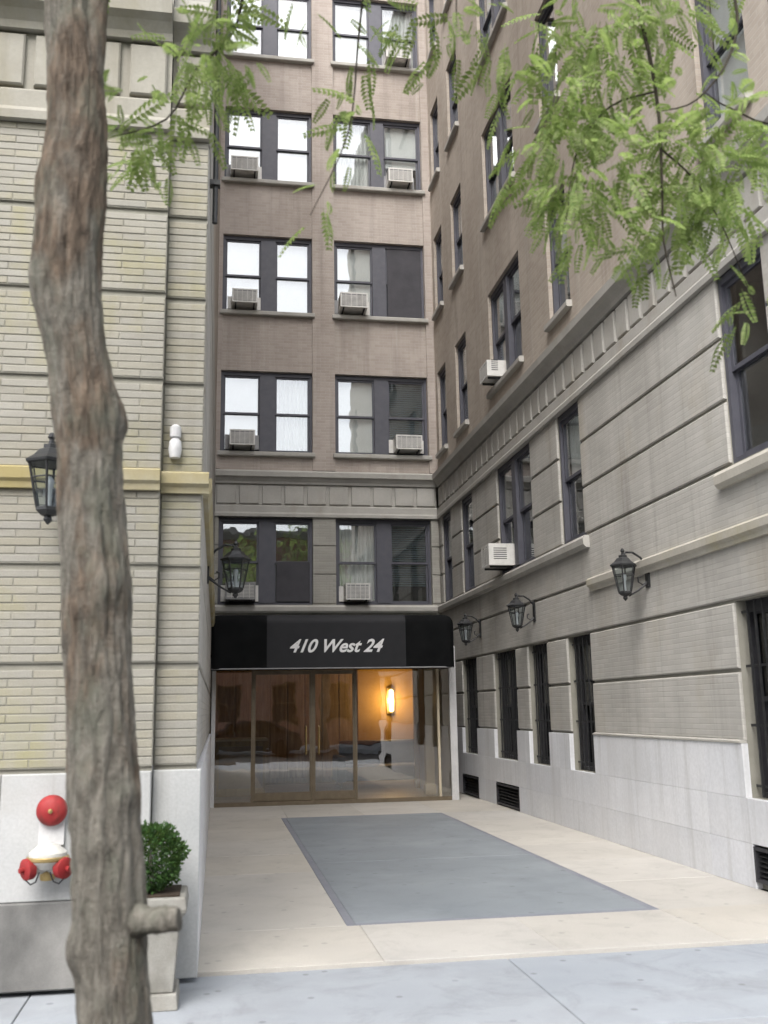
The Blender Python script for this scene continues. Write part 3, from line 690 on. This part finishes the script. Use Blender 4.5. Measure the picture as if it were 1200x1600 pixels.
# lit sconce
def sconce(sx, sy, sz, h, energy, label):
    st = thing('wall_sconce', (sx, sy, sz), label, 'lamp')
    B(ID, sx-.09, sx+.09, sy+.02, sy+.068, sz-h-.04, sz+h+.04).build('backplate', 'brass', st)
    MB(ID).lathe([(.02,sz-h),(.055,sz-h*.9),(.065,sz),(.055,sz+h*.9),(.02,sz+h)], (sx, sy-.06, 0), n=16).build('shade', 'lampglow', st, True)
    pl = bpy.data.lights.new('sconce_light', 'POINT'); pl.energy = energy; pl.color = (1, .68, .32); pl.shadow_soft_size = .08
    po = bpy.data.objects.new('sconce_light', pl); po.location = (sx-.05, sy-.34, sz); link(po, st)
sconce(4.02, 23.30, 1.82, .26, 14, 'bright yellow wall sconce glowing inside the lobby at right')
# desk, sofa, column, chandelier-free lobby
dk = thing('reception_desk', (.55, 20.6, 0), 'reception desk with pale counter seen through the left glass', 'desk')
MB(ID).cbox(.0, .95, 20.2, 21.0, 0, 1.05, .01).build('desk_body', 'wood', dk); B(ID, -.02, 1.0, 20.1, 21.05, 1.052, 1.10).build('counter_top', 'cream', dk, bevel=.006)
B(ID, .05, .9, 20.14, 20.195, .15, .95).build('front_panel', 'lfloor', dk)
sf = thing('lobby_sofa', (3.5, 21.9, 0), 'dark leather sofa in the lobby below the sconce', 'sofa')
B(ID, 2.7, 4.5, 21.7, 22.5, .12, .45).build('seat', 'leather', sf, bevel=.05); B(ID, 2.7, 4.5, 22.45, 22.7, .3, .95).build('backrest', 'leather', sf, bevel=.06)
for x in (2.55, 4.45): B(ID, x, x+.2, 21.65, 22.6, .1, .65).build('armrest', 'leather', sf, bevel=.05)
for x in (2.65, 4.5):
    for y in (21.75, 22.55): B(ID, x-.03, x+.03, y-.03, y+.03, 0, .12).build('foot', 'bronze', sf)
pc = thing('lobby_column', (4.05, 19.4, 0), 'olive cream square column just inside the right glass', 'column')
B(ID, 4.0, 4.17, 19.3, 19.47, 0, 2.75).build('shaft', 'cream', pc, bevel=.01); B(ID, 3.98, 4.185, 19.28, 19.49, 0, .18).build('base', 'cream', pc)

# ---------------------------------------------------------------- awning
aw = thing('entrance_awning', (2.0, 17.6, 2.33), 'black canvas awning with rounded ends and white address lettering', 'awning')
def awn(x0, x1, y0, y1, z0, z1, r, n=7):
    """rounded hood: rounded in plan at both ends and over the top"""
    m = MB(); rings = []
    def plan(i):                                            # i = inset
        pts = []; q = r-i*.98
        xa, xb, ya = x0+i, x1-i, y0+i
        pts.append((xa, y1))
        for k in range(n+1):
            a = math.pi+math.pi/2*k/n; pts.append((xa+q+q*math.cos(a), ya+q+q*math.sin(a)))
        for k in range(n+1):
            a = 1.5*math.pi+math.pi/2*k/n; pts.append((xb-q+q*math.cos(a), ya+q+q*math.sin(a)))
        pts.append((xb, y1)); return pts
    levels = [(0, z0), (0, z0+.30), (0, z1-r)] + [(r*(1-math.cos(math.pi/2*k/n))*.96, z1-r+r*math.sin(math.pi/2*k/n)) for k in range(1, n+1)]
    for i, z in levels: rings.append(m.pts([(x, y, z) for x, y in plan(i)]))
    k = len(plan(0))
    for a, b in zip(rings, rings[1:]):
        for j in range(k-1): m.f.append((a+j, a+j+1, b+j+1, b+j))
    m.f.append(tuple(rings[-1]+j for j in range(k))); m.f.append(tuple(rings[0]+j for j in range(k-1, -1, -1)))
    return m
AY = 17.3
awn(-.15, 4.17, AY, 18.02, 2.335, 3.27, .16).build('canopy', 'canvas', aw, True)
# front panel follows the hood
pm = MB(); n = 7; r_ = .16
prof = [(AY, 2.345), (AY, 3.27-r_)] + [(AY+r_*(1-math.cos(math.pi/2*k/n))*.96, 3.27-r_+r_*math.sin(math.pi/2*k/n)) for k in range(1, n)]
for (y1_, z1_), (y2_, z2_) in zip(prof, prof[1:]):
    pm.quad((.83,y1_-.006,z1_+.002),(3.27,y1_-.006,z1_+.002),(3.27,y2_-.006,z2_+.004),(.83,y2_-.006,z2_+.004))
pm.build('sign_panel', 'panelc', aw, True)
MB().tube([(-.14,AY+.2,2.335),(-.10,AY+.05,2.335),(.06,AY-.004,2.335),(3.96,AY-.004,2.335),(4.12,AY+.05,2.335),(4.16,AY+.2,2.335)], .012, 6).build('hem_pipe', 'acgrey', aw)
fc = bpy.data.curves.new('lettering', 'FONT'); fc.body = '410 West 24'; fc.size = .36; fc.shear = .42; fc.offset = .0085; fc.extrude = .003; fc.align_x = 'CENTER'; fc.space_character = 1.0
fo = bpy.data.objects.new('lettering_tmp', fc); col.objects.link(fo)
bpy.context.view_layer.update()
lm = bpy.data.meshes.new_from_object(fo.evaluated_get(bpy.context.evaluated_depsgraph_get()))
bpy.data.objects.remove(fo)
v0 = [v.co.x for v in lm.vertices]; wdt = max(v0)-min(v0); cx_ = (max(v0)+min(v0))/2
k = 1.66/wdt
for v in lm.vertices: v.co = Vector((2.055+(v.co.x-cx_)*k, AY-.012-v.co.z, 2.615+v.co.y*k*1.02))
lm.materials.clear(); lm.materials.append(MAT['letter'])
lo_ = bpy.data.objects.new('lettering', lm); link(lo_, aw)
tag(lo_, 'white slanted address lettering')

# ================================================================ STREET FITTINGS, LEFT FRONT
fx, fy = -.985, 6.565
sm = thing('standpipe_connection', (fx, fy, .74), 'twin fire standpipe connection with two red caps on the street front', 'standpipe', None)
MB(ID).lathe([(.02,-.0),(.085,-.0),(.09,-.02),(.09,-.035),(.03,-.04)], (fx, fy, .74), 'Y', 20).build('wall_flange', 'brass', sm, True)
MB(ID).lathe([(.0,.0),(.08,.01),(.115,.05),(.11,.10),(.06,.145),(.0,.155)], (fx, fy-.11, .70), 'Z', 20).build('body', 'silver', sm, True)
for s_ in (-1, 1):
    a = Vector((fx+s_*.02, fy-.10, .725)); dr_ = Vector((s_*.75, -.62, -.08)).normalized()
    MB().tube([a, a+dr_*.08], .045, 16).build('inlet', 'silver', sm, True)
    cp = MB().tube([a+dr_*.08, a+dr_*.083, a+dr_*.125, a+dr_*.135], [.05,.062,.062,.045], 18).build('cap', 'red', sm, True)
    MB().tube([a+dr_*.13, a+dr_*.16], .016, 8).build('lug', 'red', cp, True)
for s_ in (-1, 1):
    MB().tube([(fx+s_*.03, fy-.2, .70),(fx+s_*.05, fy-.19, .645),(fx+s_*.08, fy-.18, .63),(fx+s_*.11, fy-.185, .66)], .005, 6).build('chain', 'iron', sm, True)
MB(ID).lathe([(.118,.0),(.124,.006),(.124,.02),(.118,.026)], (fx, fy-.11, .755), 'Z', 20).build('ring', 'brass', sm, True)
MB(ID).lathe([(.04,.0),(.045,.01),(.045,.05),(.03,.06)], (fx, fy-.09, .64), 'Z', 16).build('collar', 'brass', sm, True)
bl = thing('alarm_gong', (-.985, 6.56, 1.03), 'round red alarm gong on the wall above the standpipe', 'alarm bell')
MB(ID).lathe([(.02,-.0),(.03,-.0),(.03,-.03),(.092,-.03),(.092,-.045),(.080,-.07),(.05,-.088),(.0,-.094)], (-.985, 6.565, 1.035), 'Y', 28).build('gong', 'red', bl, True)
MB(ID).lathe([(.0,-.09),(.013,-.09),(.013,-.104),(.0,-.107)], (-.985, 6.565, 1.035), 'Y', 12).build('boss', 'brass', bl, True)
B(ID, -1.06, -.91, 6.545, 6.567, .83, .985).build('notice_plate', 'white', bl)
# planter and boxwood
px_, py_ = -.375, 6.27
pt = thing('planter', (px_, py_, -.03), 'square cast stone planter at the corner behind the tree trunk', 'planter')
def frus(m, x, y, a, za, b, zb):
    n = m.pts([(x-a,y-a,za),(x+a,y-a,za),(x+a,y+a,za),(x-a,y+a,za),(x-b,y-b,zb),(x+b,y-b,zb),(x+b,y+b,zb),(x-b,y+b,zb)])
    m.f += [tuple(n+i for i in q) for q in ((0,3,2,1),(4,5,6,7),(0,1,5,4),(1,2,6,5),(2,3,7,6),(3,0,4,7))]; return m
frus(MB(), px_, py_, .155, .06, .185, .46).build('body', 'planter', pt, bevel=.008)
frus(MB(), px_, py_, .20, .462, .225, .50).build('neck', 'planter', pt, bevel=.006)
frus(MB(), px_, py_, .225, .501, .215, .575).build('rim', 'planter', pt, bevel=.01)
frus(MB(), px_, py_, .185, -.029, .175, .058).build('foot', 'planter', pt, bevel=.008)
frus(MB(), px_, py_, .18, .576, .18, .585).build('soil', 'soil', pt)

# ================================================================ FOLIAGE
def leaf_mesh(name, V, F, mat):
    me = bpy.data.meshes.new(name)
    me.vertices.add(len(V)); me.vertices.foreach_set('co', np.asarray(V, np.float32).ravel())
    nf = len(F); me.loops.add(nf*4); me.polygons.add(nf)
    me.loops.foreach_set('vertex_index', np.asarray(F, np.int32).ravel())
    me.polygons.foreach_set('loop_start', np.arange(0, nf*4, 4, dtype=np.int32)); me.update(calc_edges=True)
    me.materials.append(MAT[mat]); return me
def rot_from(dirs, roll):
    d = dirs/np.linalg.norm(dirs, axis=1, keepdims=True)
    ref = np.tile([0,0,1.], (len(d), 1)); ref[np.abs(d[:,2]) > .93] = [1,0,0]
    s = np.cross(d, ref); s /= np.linalg.norm(s, axis=1, keepdims=True); u = np.cross(s, d)
    c, q = np.cos(roll)[:,None], np.sin(roll)[:,None]
    return np.stack([d, s*c+u*q, -s*q+u*c], axis=2)
def frond_template(n=9, L=.17):
    V = []; F = []
    for i in range(n):
        x = L*(.14+.86*i/(n-1)); droop = -.22*x*x/L
        ll = .040*(1-.45*abs(2*i/(n-1)-.85)); ww = .0092
        for s in (-1, 1):
            a = s*R(62); dx, dy = math.cos(a), math.sin(a); nx, ny = -dy, dx
            k = len(V); b = (x, 0, droop)
            tz = -.25*ll
            V += [b, (x+dx*ll*.45+nx*ww, dy*ll*.45+ny*ww, droop+.003), (x+dx*ll, dy*ll, droop+tz), (x+dx*ll*.45-nx*ww, dy*ll*.45-ny*ww, droop+.003)]
            F.append((k, k+1, k+2, k+3))
    k = len(V); V += [(0,-.0012,0), (L,-.0008,-.22*L), (L,.0008,-.22*L), (0,.0012,0)]; F.append((k,k+1,k+2,k+3))
    return np.array(V), np.array(F)
FT = frond_template()
def fronds(P, D, S):
    V, F = FT; n = len(P)
    M_ = rot_from(D, rng.normal(0, .7, n))
    out = np.einsum('nij,vj->nvi', M_, V)*S[:,None,None] + P[:,None,:]
    f = F[None] + (np.arange(n)*len(V))[:,None,None]
    return out.reshape(-1, 3), f.reshape(-1, 4)
# honey locust
tr = thing('street_tree', (-.29, 3.4, -.05), 'tall street tree with rough grey brown trunk in the left foreground', 'tree')
TP = [(-.06,-.225,.165),(.08,-.235,.135),(.30,-.262,.116),(.664,-.295,.110),(.850,-.313,.109),(1.04,-.327,.114),(1.234,-.344,.113),(1.433,-.362,.110),(1.636,-.378,.109),(1.844,-.395,.110),(2.057,-.406,.114),(2.275,-.428,.108),(2.453,-.443,.107),(2.589,-.454,.112),(2.727,-.480,.107),(2.866,-.510,.104),(3.007,-.536,.113),(3.2,-.55,.116),(3.499,-.541,.116),(3.704,-.538,.105),(3.964,-.56,.095),(4.233,-.585,.086),(4.8,-.62,.08),(5.5,-.70,.07),(6.4,-.85,.055),(7.4,-1.0,.035),(8.3,-1.1,.012)]
tz = np.array([p[0] for p in TP]); tx = np.array([p[1] for p in TP]); trd = np.array([p[2] for p in TP])
def trunk_mesh():
    nz, na = 620, 84
    zs = np.concatenate([np.linspace(-.06, 4.9, 540), np.linspace(4.9, 8.3, 81)[1:]]); nz = len(zs)
    xs_ = np.interp(zs, tz, tx); rs = np.interp(zs, tz, trd)
    # smooth the polyline
    ker = np.ones(9)/9; xs_[4:-4] = np.convolve(xs_, ker, 'valid'); rs[4:-4] = np.convolve(rs, ker, 'valid')
    V = []
    lumps = [(3.47, 2.5, .03, .10), (2.62, .15, .02, .07), (2.02, 5.2, .018, .06), (.89, 3.5, .03, .06), (1.95, 4.4, .015, .05), (3.1, 3.6, .02, .08), (1.35, 5.6, .014, .05)]
    for i in range(nz):
        z = zs[i]
        for k in range(na):
            a = 2*math.pi*k/na; ca, sa = math.cos(a), math.sin(a)
            tw = a+.25*math.sin(z*.8)
            p = Vector((math.cos(tw)*1.9, math.sin(tw)*1.9, z*1.15))
            rdg = 1-abs(mnoise.noise(p*2.1+Vector((0,0,z*.6))))*2.2
            f2 = mnoise.noise(Vector((math.cos(tw)*7, math.sin(tw)*7, z*5.5)))
            f3 = mnoise.noise(Vector((ca*16, sa*16, z*22)))
            r = rs[i] - .004 + .006*rdg + .008*f2 + .0045*f3 + .004*mnoise.noise(Vector((ca*9, sa*9, z*11+5)))
            for lz, la, lh, lw_ in lumps:
                dz = (z-lz)/lw_; da = math.atan2(math.sin(a-la), math.cos(a-la))*rs[i]/lw_
                q = dz*dz+da*da
                if q < 6: r += lh*math.exp(-q)
            V.append((xs_[i]+ca*r, 3.4+sa*r, z))
    F = [(i*na+k, i*na+(k+1) % na, (i+1)*na+(k+1) % na, (i+1)*na+k) for i in range(nz-1) for k in range(na)]
    m = MB(); m.v = V; m.f = F; return m
trunk_mesh().build('trunk', 'bark', tr, True)
# sawn stubs low on the trunk
def stub(path, rad, seed):
    m = MB(); P = [Vector(p) for p in path]; Q = []; rr = []
    for i in range(len(P)-1):
        for k in range(6): t = k/6; Q.append(P[i].lerp(P[i+1], t)); rr.append(rad[i]+(rad[i+1]-rad[i])*t)
    Q.append(P[-1]); rr.append(rad[-1])
    m.tube(Q, rr, 28)
    c = sum(P, Vector())/len(P)
    for i, v in enumerate(m.v):
        v = Vector(v); q = mnoise.noise(v*22+Vector((seed,0,0)))*.012+mnoise.noise(v*60)*.006
        m.v[i] = tuple(v+(v-c).normalized()*q*.9)
    m.build('branch_stub', 'bark', tr, True)
stub([(-.27,3.37,.965),(-.20,3.32,.975),(-.14,3.30,.98),(-.108,3.29,.982),(-.104,3.289,.982)], [.062,.042,.036,.034,.031], 1)
def limb(path, r0, r1, n=8, name='branch'):
    P = [Vector(p) for p in path]; Q = []
    for i in range(len(P)-1):
        for k in range(4):
            t = k/4; a, b, c, d = P[max(i-1,0)], P[i], P[i+1], P[min(i+2,len(P)-1)]
            Q.append(.5*((2*b)+(c-a)*t+(2*a-5*b+4*c-d)*t*t+(3*b-a-3*c+d)*t**3))
    Q.append(P[-1]); rr = [r0+(r1-r0)*i/(len(Q)-1) for i in range(len(Q))]
    MB().tube(Q, rr, n).build(name, 'twigbark' if name == 'twig' else 'bark', tr, True); return Q
L1 = limb([(-.52,3.4,3.72),(-.49,3.38,4.0),(-.475,3.38,4.3),(-.36,3.42,4.9),(.1,3.55,5.5),(.9,3.75,5.75),(1.9,3.9,5.8),(3.1,4.1,6.1)], .048, .018, 12)
L2 = limb([(-.68,3.4,5.3),(-1.3,3.2,5.9),(-2.4,3.0,6.4)], .045, .012)
L3 = limb([(-.8,3.4,6.1),(-.2,3.9,6.9),(.8,4.3,7.6)], .04, .01)
L4 = limb([(.1,3.55,5.5),(.9,3.2,6.2),(2.0,2.9,7.0)], .03, .01)
tw = [limb([(1.75,3.9,5.8),(1.92,3.95,5.4),(1.98,4.0,5.0),(2.03,4.0,4.62),(2.045,4.0,4.31),(2.03,4.0,3.95),(2.02,4.0,3.72),(2.06,4.0,3.45)], .014, .003, 6, 'twig'),
      limb([(-.05,3.55,5.4),(.06,3.75,5.0),(.04,3.95,4.62),(-.14,4.0,4.40),(-.26,4.0,4.15),(-.5,4.0,4.04)], .010, .003, 6, 'twig'),
      limb([(.55,3.68,5.65),(.62,3.9,5.1),(.59,4.0,4.6),(.54,4.0,4.15),(.37,4.0,3.74)], .008, .002, 6, 'twig'),
      limb([(1.0,3.78,5.75),(1.06,3.95,5.2),(1.06,4.0,4.75)], .008, .002, 6, 'twig'),
      limb([(2.3,3.95,5.85),(2.5,4.0,5.1),(2.45,4.0,4.75),(2.25,4.0,4.48),(2.06,4.0,4.40)], .010, .003, 6, 'twig'),
      limb([(2.55,4.0,5.9),(2.7,4.0,5.0),(2.66,4.0,4.42),(2.42,4.0,4.45),(2.3,4.0,4.52)], .010, .003, 6, 'twig'),
      limb([(2.04,4.0,4.2),(2.2,4.0,4.05),(2.33,4.0,3.8),(2.45,4.0,3.42)], .006, .002, 6, 'twig'),
      limb([(2.03,4.0,4.5),(1.8,4.0,4.4),(1.62,4.0,4.15),(1.55,4.0,3.8)], .006, .002, 6, 'twig')]
clumps = [ # x, y, z, rx, rz, count
 (1.55,4.0,4.10,.15,.16,44),(1.57,4.0,3.85,.11,.12,28),(1.72,3.95,4.35,.15,.15,34),(1.78,4.05,4.75,.22,.20,40),(2.05,4.0,4.82,.18,.16,36),(1.62,4.0,4.6,.14,.14,16),
 (1.75,4.0,3.85,.14,.12,22),(1.85,4.05,4.05,.16,.14,20),(2.22,4.0,4.02,.13,.14,44),(2.28,4.0,4.2,.12,.10,22),(2.33,4.0,3.82,.11,.10,18),(1.72,4.0,3.62,.09,.06,9),
 (2.10,4.0,3.75,.13,.10,16),(2.46,4.0,3.44,.06,.08,10),(2.44,4.0,3.9,.10,.12,14),(2.2,4.0,4.4,.12,.08,10),(2.58,4.05,4.3,.12,.12,9),(1.98,4.0,3.6,.10,.07,7),(1.42,4.0,4.5,.12,.10,6),
 (.0,4.0,4.60,.10,.10,24),(-.10,4.0,4.50,.11,.09,26),(.03,4.0,4.40,.06,.07,10),(-.16,4.0,4.34,.06,.06,7),(-.30,4.0,4.12,.10,.05,14),(-.45,4.0,4.06,.09,.06,12),(-.34,4.0,3.97,.06,.05,9),(-.12,4.0,4.18,.10,.04,6),(-.05,3.98,4.85,.14,.12,16),
 (.57,4.0,4.60,.10,.18,12),(.53,4.0,4.18,.06,.10,7),(.42,4.0,3.82,.06,.08,5),(.36,4.0,4.75,.10,.10,6),(1.04,4.0,4.78,.13,.14,20),(1.25,4.0,4.75,.10,.12,9),(.82,4.0,4.85,.10,.08,6),
]
P = []; D = []; S = []
for x, y, z, rx, rz, n in clumps:
    n = int(n*(1.75 if x > 1.4 else 1.3)); rx *= 1.15; rz *= 1.05; z += .11 if x > 1.4 and z > 3.5 else 0
    q = rng.normal(0, .62, (n, 3))*np.array([rx, .30, rz])+np.array([x, y, z])
    d = (q-np.array([x, y, z+rz*.8])) + rng.normal(0, .09, (n, 3)) + np.array([0, 0, -.03])
    P.append(q); D.append(d); S.append(rng.uniform(.45, 1.3, n))
# the crown above, beyond the picture's top edge
for path in (L1[8:], L2, L3, L4, [Vector((-1.0,3.4,7.4)), Vector((-1.1,3.4,8.3))]):
    for c in path:
        if c.z < 5.3: continue
        n = 34
        q = rng.normal(0, .34, (n, 3))*np.array([1.1,1.1,.7])+np.array(c)+np.array([0,0,.15])
        q = q[q[:,2] > 5.05]; n = len(q)
        P.append(q); D.append(rng.normal(0, 1, (n, 3))+np.array([0,0,-.4])); S.append(rng.uniform(1.0, 1.7, n))
V, F = fronds(np.concatenate(P), np.concatenate(D), np.concatenate(S))
fo_ = bpy.data.objects.new('foliage', leaf_mesh('foliage', V, F, 'leaf')); link(fo_, tr); tag(fo_, kind='stuff')
# boxwood ball
bx = thing('boxwood_shrub', (px_, py_, .58), 'small clipped green shrub growing in the stone planter', 'shrub')
MB().tube([(px_,py_,.57),(px_+.01,py_,.66),(px_,py_+.01,.80)], [.018,.014,.008], 8).build('stem', 'bark', bx, True)
n = 5200
dr_ = rng.normal(0, 1, (n, 3)); dr_ /= np.linalg.norm(dr_, axis=1, keepdims=True)
rad = .185*np.clip(rng.normal(.93, .09, n), .5, 1.12)*(1+.10*np.sin(dr_[:,0]*7+1)*np.sin(dr_[:,2]*6))
Pb = dr_*rad[:,None]*np.array([1,1,.98])+np.array([px_-.005, py_, .765])
Pb = Pb[Pb[:,2] > .585]; dr_ = (Pb-np.array([px_, py_, .74])); n = len(Pb)
Mx = rot_from(dr_+rng.normal(0, .09, (n, 3)), rng.uniform(0, 6.3, n))
LT = np.array([(0,0,0),(.012,.007,.002),(.026,0,-.003),(.012,-.007,.002)])
Vb = (np.einsum('nij,vj->nvi', Mx, LT)*rng.uniform(.8,1.3,n)[:,None,None]+Pb[:,None,:]).reshape(-1,3)
Fb = (np.arange(4)[None]+np.arange(n)[:,None]*4)
o = bpy.data.objects.new('foliage', leaf_mesh('boxwood_leaves', Vb, Fb, 'box_leaf')); link(o, bx); tag(o, kind='stuff')

# ================================================================ ACROSS THE STREET (seen in the glass)
ob = thing('street_building', (2, -12, 0), 'red brick row building across the street, mirrored in the entrance glass', 'building')
OPP = lambda u, d, z: (u, -12+d, z)
oh = [(x, x+1.1, z, z+1.8) for z in (1.1, 4.4, 7.7) for x in np.arange(-13, 18, 2.6)]
sheet(OPP, -15, 20, 0, 11, oh, 0, .2).build('wall', 'redbrick', ob)
B(OPP, -15, 20, -8, -.25, 10.9, 11).build('roof', 'roof', ob)
MB(OPP).prism([(-.2,11),(.1,11),(.35,11.3),(.35,11.5),(-.2,11.5)], -15, 20).build('cornice', 'stone', ob)
for a, b, c, e in oh:
    wn = MB(OPP).box(a, a+.06, -.2, -.1, c, e).box(b-.06, b, -.2, -.1, c, e).box(a+.06, b-.06, -.2, -.1, e-.08, e).box(a+.06, b-.06, -.2, -.1, c, c+.06).box(a+.06, b-.06, -.18, -.1, (c+e)/2-.03, (c+e)/2+.03).build('window', 'bronze', ob)
    B(OPP, a+.06, b-.06, -.2, -.19, c+.06, e-.06).build('pane', 'acdark', wn)
cr = thing('parked_car', (1.2, -6.6, -.18), 'dark parked car across the street, mirrored in the entrance glass', 'car')
cp_ = [(-2.2,.28),(-2.25,.55),(-2.15,.80),(-1.35,.90),(-.75,1.38),(.55,1.45),(1.35,1.38),(2.0,.98),(2.2,.92),(2.25,.5),(2.2,.28)]
cm = MB(lambda u, d, z: (1.2+u, -6.6+d, -.18+z))
kk = len(cp_); rows = []
for d, sc_ in ((-.88,.0),(-.86,.0),(.86,.0),(.88,.0)):
    rows.append(cm.pts([(u, d*(1-.16*max(0,(z-.85))/.6), z) for u, z in cp_]))
for a, b in zip(rows, rows[1:]):
    for i in range(kk): j = (i+1) % kk; cm.f.append((a+i, a+j, b+j, b+i))
cm.f += [tuple(rows[0]+i for i in range(kk)), tuple(rows[-1]+i for i in range(kk))]
cm.build('body', 'carpaint', cr, bevel=.05)
T_ = lambda u, d, z: (1.2+u, -6.6+d, -.18+z)
for wn in ([(-1.05,.95),(-.7,1.30),(-.05,1.34),(-.05,.95)], [(.05,.95),(.05,1.34),(.65,1.36),(1.1,1.32),(1.6,.98)]):
    n = MB(T_); a = n.pts([(u, .895*(1-.16*max(0,(z-.85))/.6)+.004, z) for u, z in wn]); n.f.append(tuple(range(a, a+len(wn)))); n.build('side_window', 'gglass', cr)
for u in (-1.4, 1.4):
    for d in (-.8, .8):
        wh = MB(T_).lathe([(.20,-.10),(.32,-.10),(.34,-.06),(.34,.06),(.32,.10),(.20,.10)], (u, d, .34), 'Y', 22).build('wheel', 'tyre', cr, True)
        MB(T_).lathe([(.0,-.09),(.2,-.085),(.2,.085),(.0,.09)], (u, d, .34), 'Y', 16).build('rim', 'silver', wh, True)

ft = thing('street_tree', (4.6, -7.6, 0), 'leafy street tree across the road, mirrored in the rear windows', 'tree')
MB().tube([(4.6,-7.6,-.05),(4.55,-7.6,2),(4.65,-7.6,4.2),(4.5,-7.6,6.5),(4.6,-7.6,9)], [.2,.16,.14,.10,.03], 12).build('trunk', 'bark', ft, True)
for k in range(6):
    a = k*1.05; MB().tube([(4.6,-7.6,4.4+k*.4), (4.6+1.1*math.cos(a),-7.6+1.1*math.sin(a),5.8+k*.5), (4.6+2.2*math.cos(a),-7.6+2.0*math.sin(a),6.6+k*.55)], [.07,.045,.015], 8).build('branch', 'bark', ft, True)
Pq = []; 
for k in range(26):
    c = np.array([4.6, -7.6, 8.0])+rng.normal(0, 1, 3)*np.array([1.7, 1.4, 1.5]); n = 90
    Pq.append(rng.normal(0, .5, (n, 3))+c)
Pq = np.concatenate(Pq); n = len(Pq)
V, F = fronds(Pq, rng.normal(0, 1, (n, 3))+np.array([0,0,-.4]), rng.uniform(1.6, 2.6, n))
o = bpy.data.objects.new('foliage', leaf_mesh('far_foliage', V, F, 'leaf')); link(o, ft); tag(o, kind='stuff')

c2 = cr.copy(); c2.location = (7.6, -6.5, -.18); col.objects.link(c2); c2['label'] = 'second parked car across the street, further right in the glass reflection'
cr['group'] = c2['group'] = 'cars parked across the street'
for ch in list(cr.children):
    q = ch.copy(); col.objects.link(q); q.parent = c2
    for gch in list(ch.children):
        r_ = gch.copy(); col.objects.link(r_); r_.parent = q
